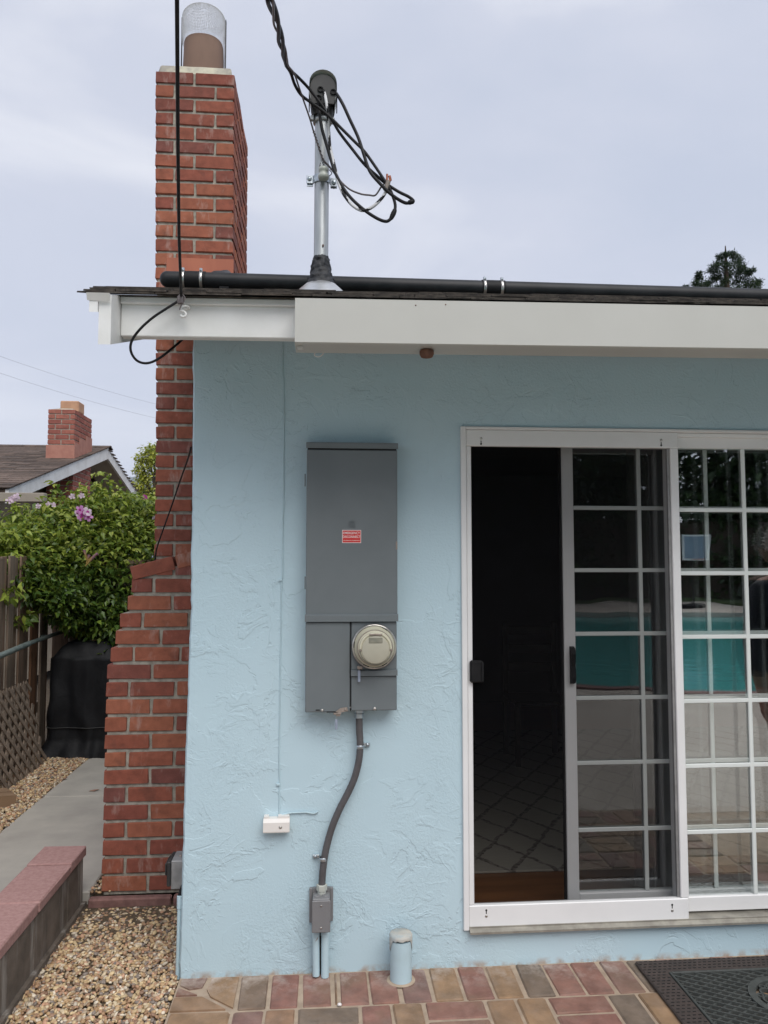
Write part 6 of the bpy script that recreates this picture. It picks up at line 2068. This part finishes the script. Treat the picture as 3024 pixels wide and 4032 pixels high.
# ================================================================== INSIDE THE ROOM
ZFL = ZDB-0.03
ry = PZ(2000, 3430, ZFL+0.01).y
tag(obj('rug', MB().cbox(0.3, 4.6, ry, 3.6, ZFL+0.001, ZFL+0.012, 0.003), 'rug_diamond'), 'pale rug with dark diamond lines on the floor inside the doorway', 'rug')
chx, chy = PY(2110, 2600, 2.6).x, 2.6
ch = thing('dining_chair', 'dark ladder-back chair standing in the dim room', 'chair', (chx, chy, ZFL+0.012))
zf = ZFL+0.0125
obj('seat', MB().cbox(chx-0.21, chx+0.21, chy-0.21, chy+0.21, zf+0.43, zf+0.46, 0.01), 'chair_dark', ch)
for sx_ in (-1, 1):
    obj('leg', MB().box(chx+sx_*0.19-0.018, chx+sx_*0.19+0.018, chy-0.2, chy-0.164, zf, zf+0.43), 'chair_dark', ch)
    obj('leg', MB().box(chx+sx_*0.19-0.018, chx+sx_*0.19+0.018, chy+0.165, chy+0.2, zf, zf+1.0), 'chair_dark', ch)
for h_ in (0.62, 0.76, 0.90):
    obj('back_slat', MB().cbox(chx-0.17, chx+0.17, chy+0.172, chy+0.192, zf+h_, zf+h_+0.07, 0.006), 'chair_dark', ch)
cx0, cx1 = PY(2480, 2600, 0.35).x, PY(2640, 2600, 0.35).x
crt = MB().grid(lambda u, v: (cx0+(cx1-cx0)*u, 0.34+0.03*math.sin(u*26), ZFL+0.02+2.05*v), 60, 4)
tag(obj('curtain', crt, 'curtain'), 'grey sheer curtain hanging inside the sliding glass panel', 'curtain')
crt = MB().grid(lambda u, v: (XD1-0.35+0.5*u, 0.34+0.03*math.sin(u*40), ZFL+0.02+2.05*v), 80, 4)

# ================================================================== BEHIND THE CAMERA (seen in the glass)
BG = [(0.025, 0.055, 0.018), (0.04, 0.08, 0.022), (0.055, 0.10, 0.03), (0.018, 0.04, 0.014)]
spots = [(-9, -30.5, 10.5), (-4.5, -31.5, 11.5), (0.5, -30.5, 10.0), (5, -31.5, 12.0), (9.5, -30.0, 10.8), (14, -31, 11.5), (18.5, -30.5, 10.5)]
labs = ['tall garden tree at the far left end of the row beyond the pool', 'second garden tree from the left in the row beyond the pool', 'shorter garden tree left of centre in the row beyond the pool', 'tallest middle garden tree in the row beyond the pool', 'garden tree right of centre in the row beyond the pool', 'second garden tree from the right in the row beyond the pool', 'garden tree at the far right end of the row beyond the pool']
for (x_, y_, h_), lb in zip(spots, labs):
    lm_ = [((x_+rnd.uniform(-1.8, 1.8), y_+rnd.uniform(-1, 1), h_*t_), (2.6, 1.8, h_*0.17)) for t_ in (0.12, 0.22, 0.32, 0.42, 0.52, 0.62, 0.72, 0.82, 0.92, 0.3, 0.5, 0.7, 0.85, 0.4)]
    tree('garden_tree', lb, (x_, y_, 0.06), h_, lm_, 420, 0.5, BG, 0.2, group='garden trees beyond the pool')
hl = [((x_, -29.0+rnd.uniform(-.3, .3), z_), (1.4, 0.9, 1.2)) for x_ in np.arange(-13, 22, 1.7) for z_ in (0.9, 2.4, 3.6)]
hed = thing('hedge', 'tall dark hedge along the lawn beyond the pool', 'hedge', (3, -29, 0.06))
P_, M_, C_c = leaf_cloud(hl, 260, 0.3, BG[:3])
link_mesh('foliage', scatter_mesh('foliage', LEAF_V, LEAF_F, P_, M_, C_c), 'leaf', hed, 'stuff')
obj('stems', MB().box(-14, 22, -29.3, -28.8, 0.06, 3.4), 'bark', hed)
# reflections: mirror pixel -> real point; basketball hoop beyond the pool
def mirror(px, py, dist_y, ym=0.05):
    v_ = PY(px, py, 2*ym-dist_y)
    return Vector((v_.x, dist_y, v_.z))
hb0, hb1 = mirror(2692, 2200, -21.5), mirror(2792, 2112, -21.5)
bh = thing('basketball_hoop', 'basketball hoop with white framed backboard beyond the pool', 'basketball hoop', ((hb0.x+hb1.x)/2, -21.8, 0.03))
obj('backboard', MB().cbox(hb0.x, hb1.x, -21.52, -21.49, hb0.z, hb1.z, 0.004), 'backboard', bh)
w_ = 0.06
obj('board_frame', MB().box(hb0.x-w_, hb1.x+w_, -21.53, -21.48, hb1.z, hb1.z+w_).box(hb0.x-w_, hb1.x+w_, -21.53, -21.48, hb0.z-w_, hb0.z).box(hb0.x-w_, hb0.x, -21.53, -21.48, hb0.z, hb1.z).box(hb1.x, hb1.x+w_, -21.53, -21.48, hb0.z, hb1.z), 'white_vinyl', bh)
hcx = (hb0.x+hb1.x)/2
obj('rim', MB().tube([(hcx+0.23*math.cos(a_), -21.24+0.23*math.sin(a_), hb0.z-0.02) for a_ in [i_*0.3 for i_ in range(22)]], 0.012, 6), 'copper', bh)
obj('pole', MB().tube([(hcx, -21.9, 0.03), (hcx, -21.9, hb0.z+0.2), (hcx, -21.54, (hb0.z+hb1.z)/2)], 0.05, 10), 'weatherhead_dark', bh)
obj('base', MB().cbox(hcx-0.4, hcx+0.4, -22.4, -21.7, 0.031, 0.17, 0.04), 'black_rubber', bh)
# utility poles carrying the overhead lines
for nm, e_, hh in (('service', endp, 9.2), ('phone', far, 8.8)):
    t = thing('utility_pole', 'wooden utility pole beyond the pool carrying the %s cable' % ('twisted power' if nm == 'service' else 'straight phone'), 'utility pole', (e_.x, e_.y-0.16, 0.03))
    obj('shaft', MB().tube([(e_.x, e_.y-0.16, 0.0), (e_.x, e_.y-0.16, hh)], [0.15, 0.11], 12), 'bark', t)
    obj('line_bracket', MB().box(e_.x-0.03, e_.x+0.03, e_.y-0.06, e_.y+0.02, e_.z-0.05, e_.z+0.05), 'galvanised', t)

# ---- person on the patio, seen only in the glass
pr = mirror(3140, 2600, -0.95)
pbase = Vector((pr.x, -0.95, 0.002))
person = thing('person', 'person with white hair in dark shirt and khaki trousers standing on the brick patio', 'person', pbase)
J = {'pelvis': (0, 0, 0.98, .135, .10), 'waist': (0, 0.0, 1.12, .145, .105), 'chest': (0, 0.01, 1.34, .165, .115), 'neckb': (0, 0.0, 1.50, .075, .07), 'neck': (0, -0.015, 1.56, .055, .055)}
order = ['pelvis', 'waist', 'chest', 'neckb', 'neck']
for sx_, n__ in ((-1, 'l'), (1, 'r')):
    J['hip'+n__] = (sx_*0.10, 0, 0.92, .095, .10)
    J['knee'+n__] = (sx_*0.11, -0.01, 0.50, .065, .065)
    J['ankle'+n__] = (sx_*0.115, 0.02, 0.10, .045, .045)
    J['toe'+n__] = (sx_*0.13, -0.15, 0.04, .045, .035)
    J['sh'+n__] = (sx_*0.185, 0.01, 1.43, .07, .07)
    J['elb'+n__] = (sx_*0.25, 0.03, 1.15, .048, .048)
    J['wr'+n__] = (sx_*0.265, -0.03, 0.90, .030, .026)
    J['palm'+n__] = (sx_*0.268, -0.045, 0.83, .036, .020)
    for f_, (dy_, ln_) in enumerate(((-0.030, .075), (-0.010, .085), (0.010, .08), (0.028, .065))):
        J['f%d%s' % (f_, n__)] = (sx_*0.268, -0.05+dy_, 0.80, .0095, .0095)
        J['g%d%s' % (f_, n__)] = (sx_*0.262, -0.062+dy_, 0.80-ln_*0.55, .009, .009)
        J['h%d%s' % (f_, n__)] = (sx_*0.248, -0.070+dy_, 0.80-ln_, .008, .008)
    J['t0'+n__] = (sx_*0.262, -0.085, 0.845, .0105, .0105)
    J['t1'+n__] = (sx_*0.255, -0.100, 0.80, .009, .009)
E_ = [('pelvis', 'waist'), ('waist', 'chest'), ('chest', 'neckb'), ('neckb', 'neck')]
for n__ in 'lr':
    E_ += [('pelvis', 'hip'+n__), ('hip'+n__, 'knee'+n__), ('knee'+n__, 'ankle'+n__), ('ankle'+n__, 'toe'+n__), ('chest', 'sh'+n__), ('sh'+n__, 'elb'+n__), ('elb'+n__, 'wr'+n__), ('wr'+n__, 'palm'+n__), ('palm'+n__, 't0'+n__), ('t0'+n__, 't1'+n__)]
    for f_ in range(4):
        E_ += [('palm'+n__, 'f%d%s' % (f_, n__)), ('f%d%s' % (f_, n__), 'g%d%s' % (f_, n__)), ('g%d%s' % (f_, n__), 'h%d%s' % (f_, n__))]
names = list(J)
me = bpy.data.meshes.new('body')
me.from_pydata([J[n__][:3] for n__ in names], [(names.index(a_), names.index(b_)) for a_, b_ in E_], [])
body = bpy.data.objects.new('body', me)
COL.objects.link(body)
body.parent = person
md = body.modifiers.new('skin', 'SKIN')
md.use_smooth_shade = True
for v_, n__ in zip(me.skin_vertices[0].data, names):
    v_.radius = J[n__][3:5]
    v_.use_root = (n__ == 'pelvis')
ms_ = body.modifiers.new('sub', 'SUBSURF')
ms_.levels = ms_.render_levels = 2
me.materials.append(MATS['person_clothes'])
person.rotation_euler = (0, R(3.5), R(160))
HC = Vector((0, -0.035, 1.665))
def headf(u, v):
    t_, p_ = 2*math.pi*u, math.pi*(v-0.5)
    d_ = Vector((math.cos(p_)*math.sin(t_), -math.cos(p_)*math.cos(t_), math.sin(p_)))
    r_ = Vector((0.074, 0.094, 0.118))
    q_ = Vector((d_.x*r_.x, d_.y*r_.y, d_.z*r_.z))
    if d_.z < -0.2:
        q_.x *= 1-0.32*(-d_.z-0.2)
        q_.y -= 0.012*(-d_.z)
    front = max(0, -d_.y)
    q_.y -= 0.024*front*math.exp(-((d_.x/0.16)**2+((d_.z+0.10)/0.16)**2))          # nose
    q_.y += 0.010*front*(math.exp(-(((d_.x-0.42)/0.18)**2+((d_.z-0.10)/0.12)**2))+math.exp(-(((d_.x+0.42)/0.18)**2+((d_.z-0.10)/0.12)**2)))   # eye sockets
    q_.y -= 0.006*front*math.exp(-((d_.x/0.3)**2+((d_.z+0.46)/0.07)**2))           # lips
    q_.x += 0.014*(1 if d_.x > 0 else -1)*math.exp(-(((d_.y-0.08)/0.16)**2+((d_.z+0.02)/0.22)**2))*(abs(d_.x) > 0.8)   # ears
    return HC+q_
m = MB().grid(headf, 48, 36)
me_ = m.mesh('head'); me_.materials.append(MATS['skin'])
hdo = bpy.data.objects.new('head', me_); COL.objects.link(hdo); hdo.parent = person
m = MB()
for sx_ in (-1, 1):
    m.lathe([(0.001, -0.008), (0.009, -0.004), (0.011, 0.002), (0.006, 0.006), (0.001, 0.007)], HC+Vector((sx_*0.031, -0.079, 0.012)), 12, 'y')
me_ = m.mesh('eyes'); me_.materials.append(MATS['chair_dark'])
eo = bpy.data.objects.new('eyes', me_); COL.objects.link(eo); eo.parent = hdo
hv, hm = [], []
for i in range(1500):
    u_, v_ = rnd.random(), rnd.uniform(0.52, 1.0)
    p_ = headf(u_, v_)
    d_ = (p_-HC)
    if d_.y < -0.045 and d_.z < 0.085: continue
    hv.append(tuple(p_))
hv = np.array(hv)
n_h = len(hv)
Mh = rot_mats(nrs.uniform(0, 6.28, n_h), nrs.normal(0.2, 0.5, n_h), nrs.normal(0, 0.5, n_h))*0.045
me_ = scatter_mesh('hair', LEAF_V, LEAF_F, hv, Mh, np.ones((n_h, 3)))
me_.materials.append(MATS['hair_white'])
ho = bpy.data.objects.new('hair', me_); COL.objects.link(ho); ho.parent = person

# ================================================================== air between here and the hills
hz = MB().box(-3200, 2200, -60, 6200, -7, 760)
me = hz.mesh('haze')
hm_ = bpy.data.materials.new('haze_air')
hm_.use_nodes = True
ht = hm_.node_tree
ht.nodes.clear()
ho_ = ht.nodes.new('ShaderNodeOutputMaterial')
hv_ = ht.nodes.new('ShaderNodeVolumePrincipled')
hv_.inputs['Color'].default_value = (0.80, 0.85, 0.93, 1)
hv_.inputs['Density'].default_value = 0.00012
ht.links.new(hv_.outputs[0], ho_.inputs['Volume'])
me.materials.append(hm_)
hzo = bpy.data.objects.new('haze', me)
COL.objects.link(hzo)
hzo['kind'] = 'stuff'
hzo['label'] = 'thin bluish air haze over the distance'
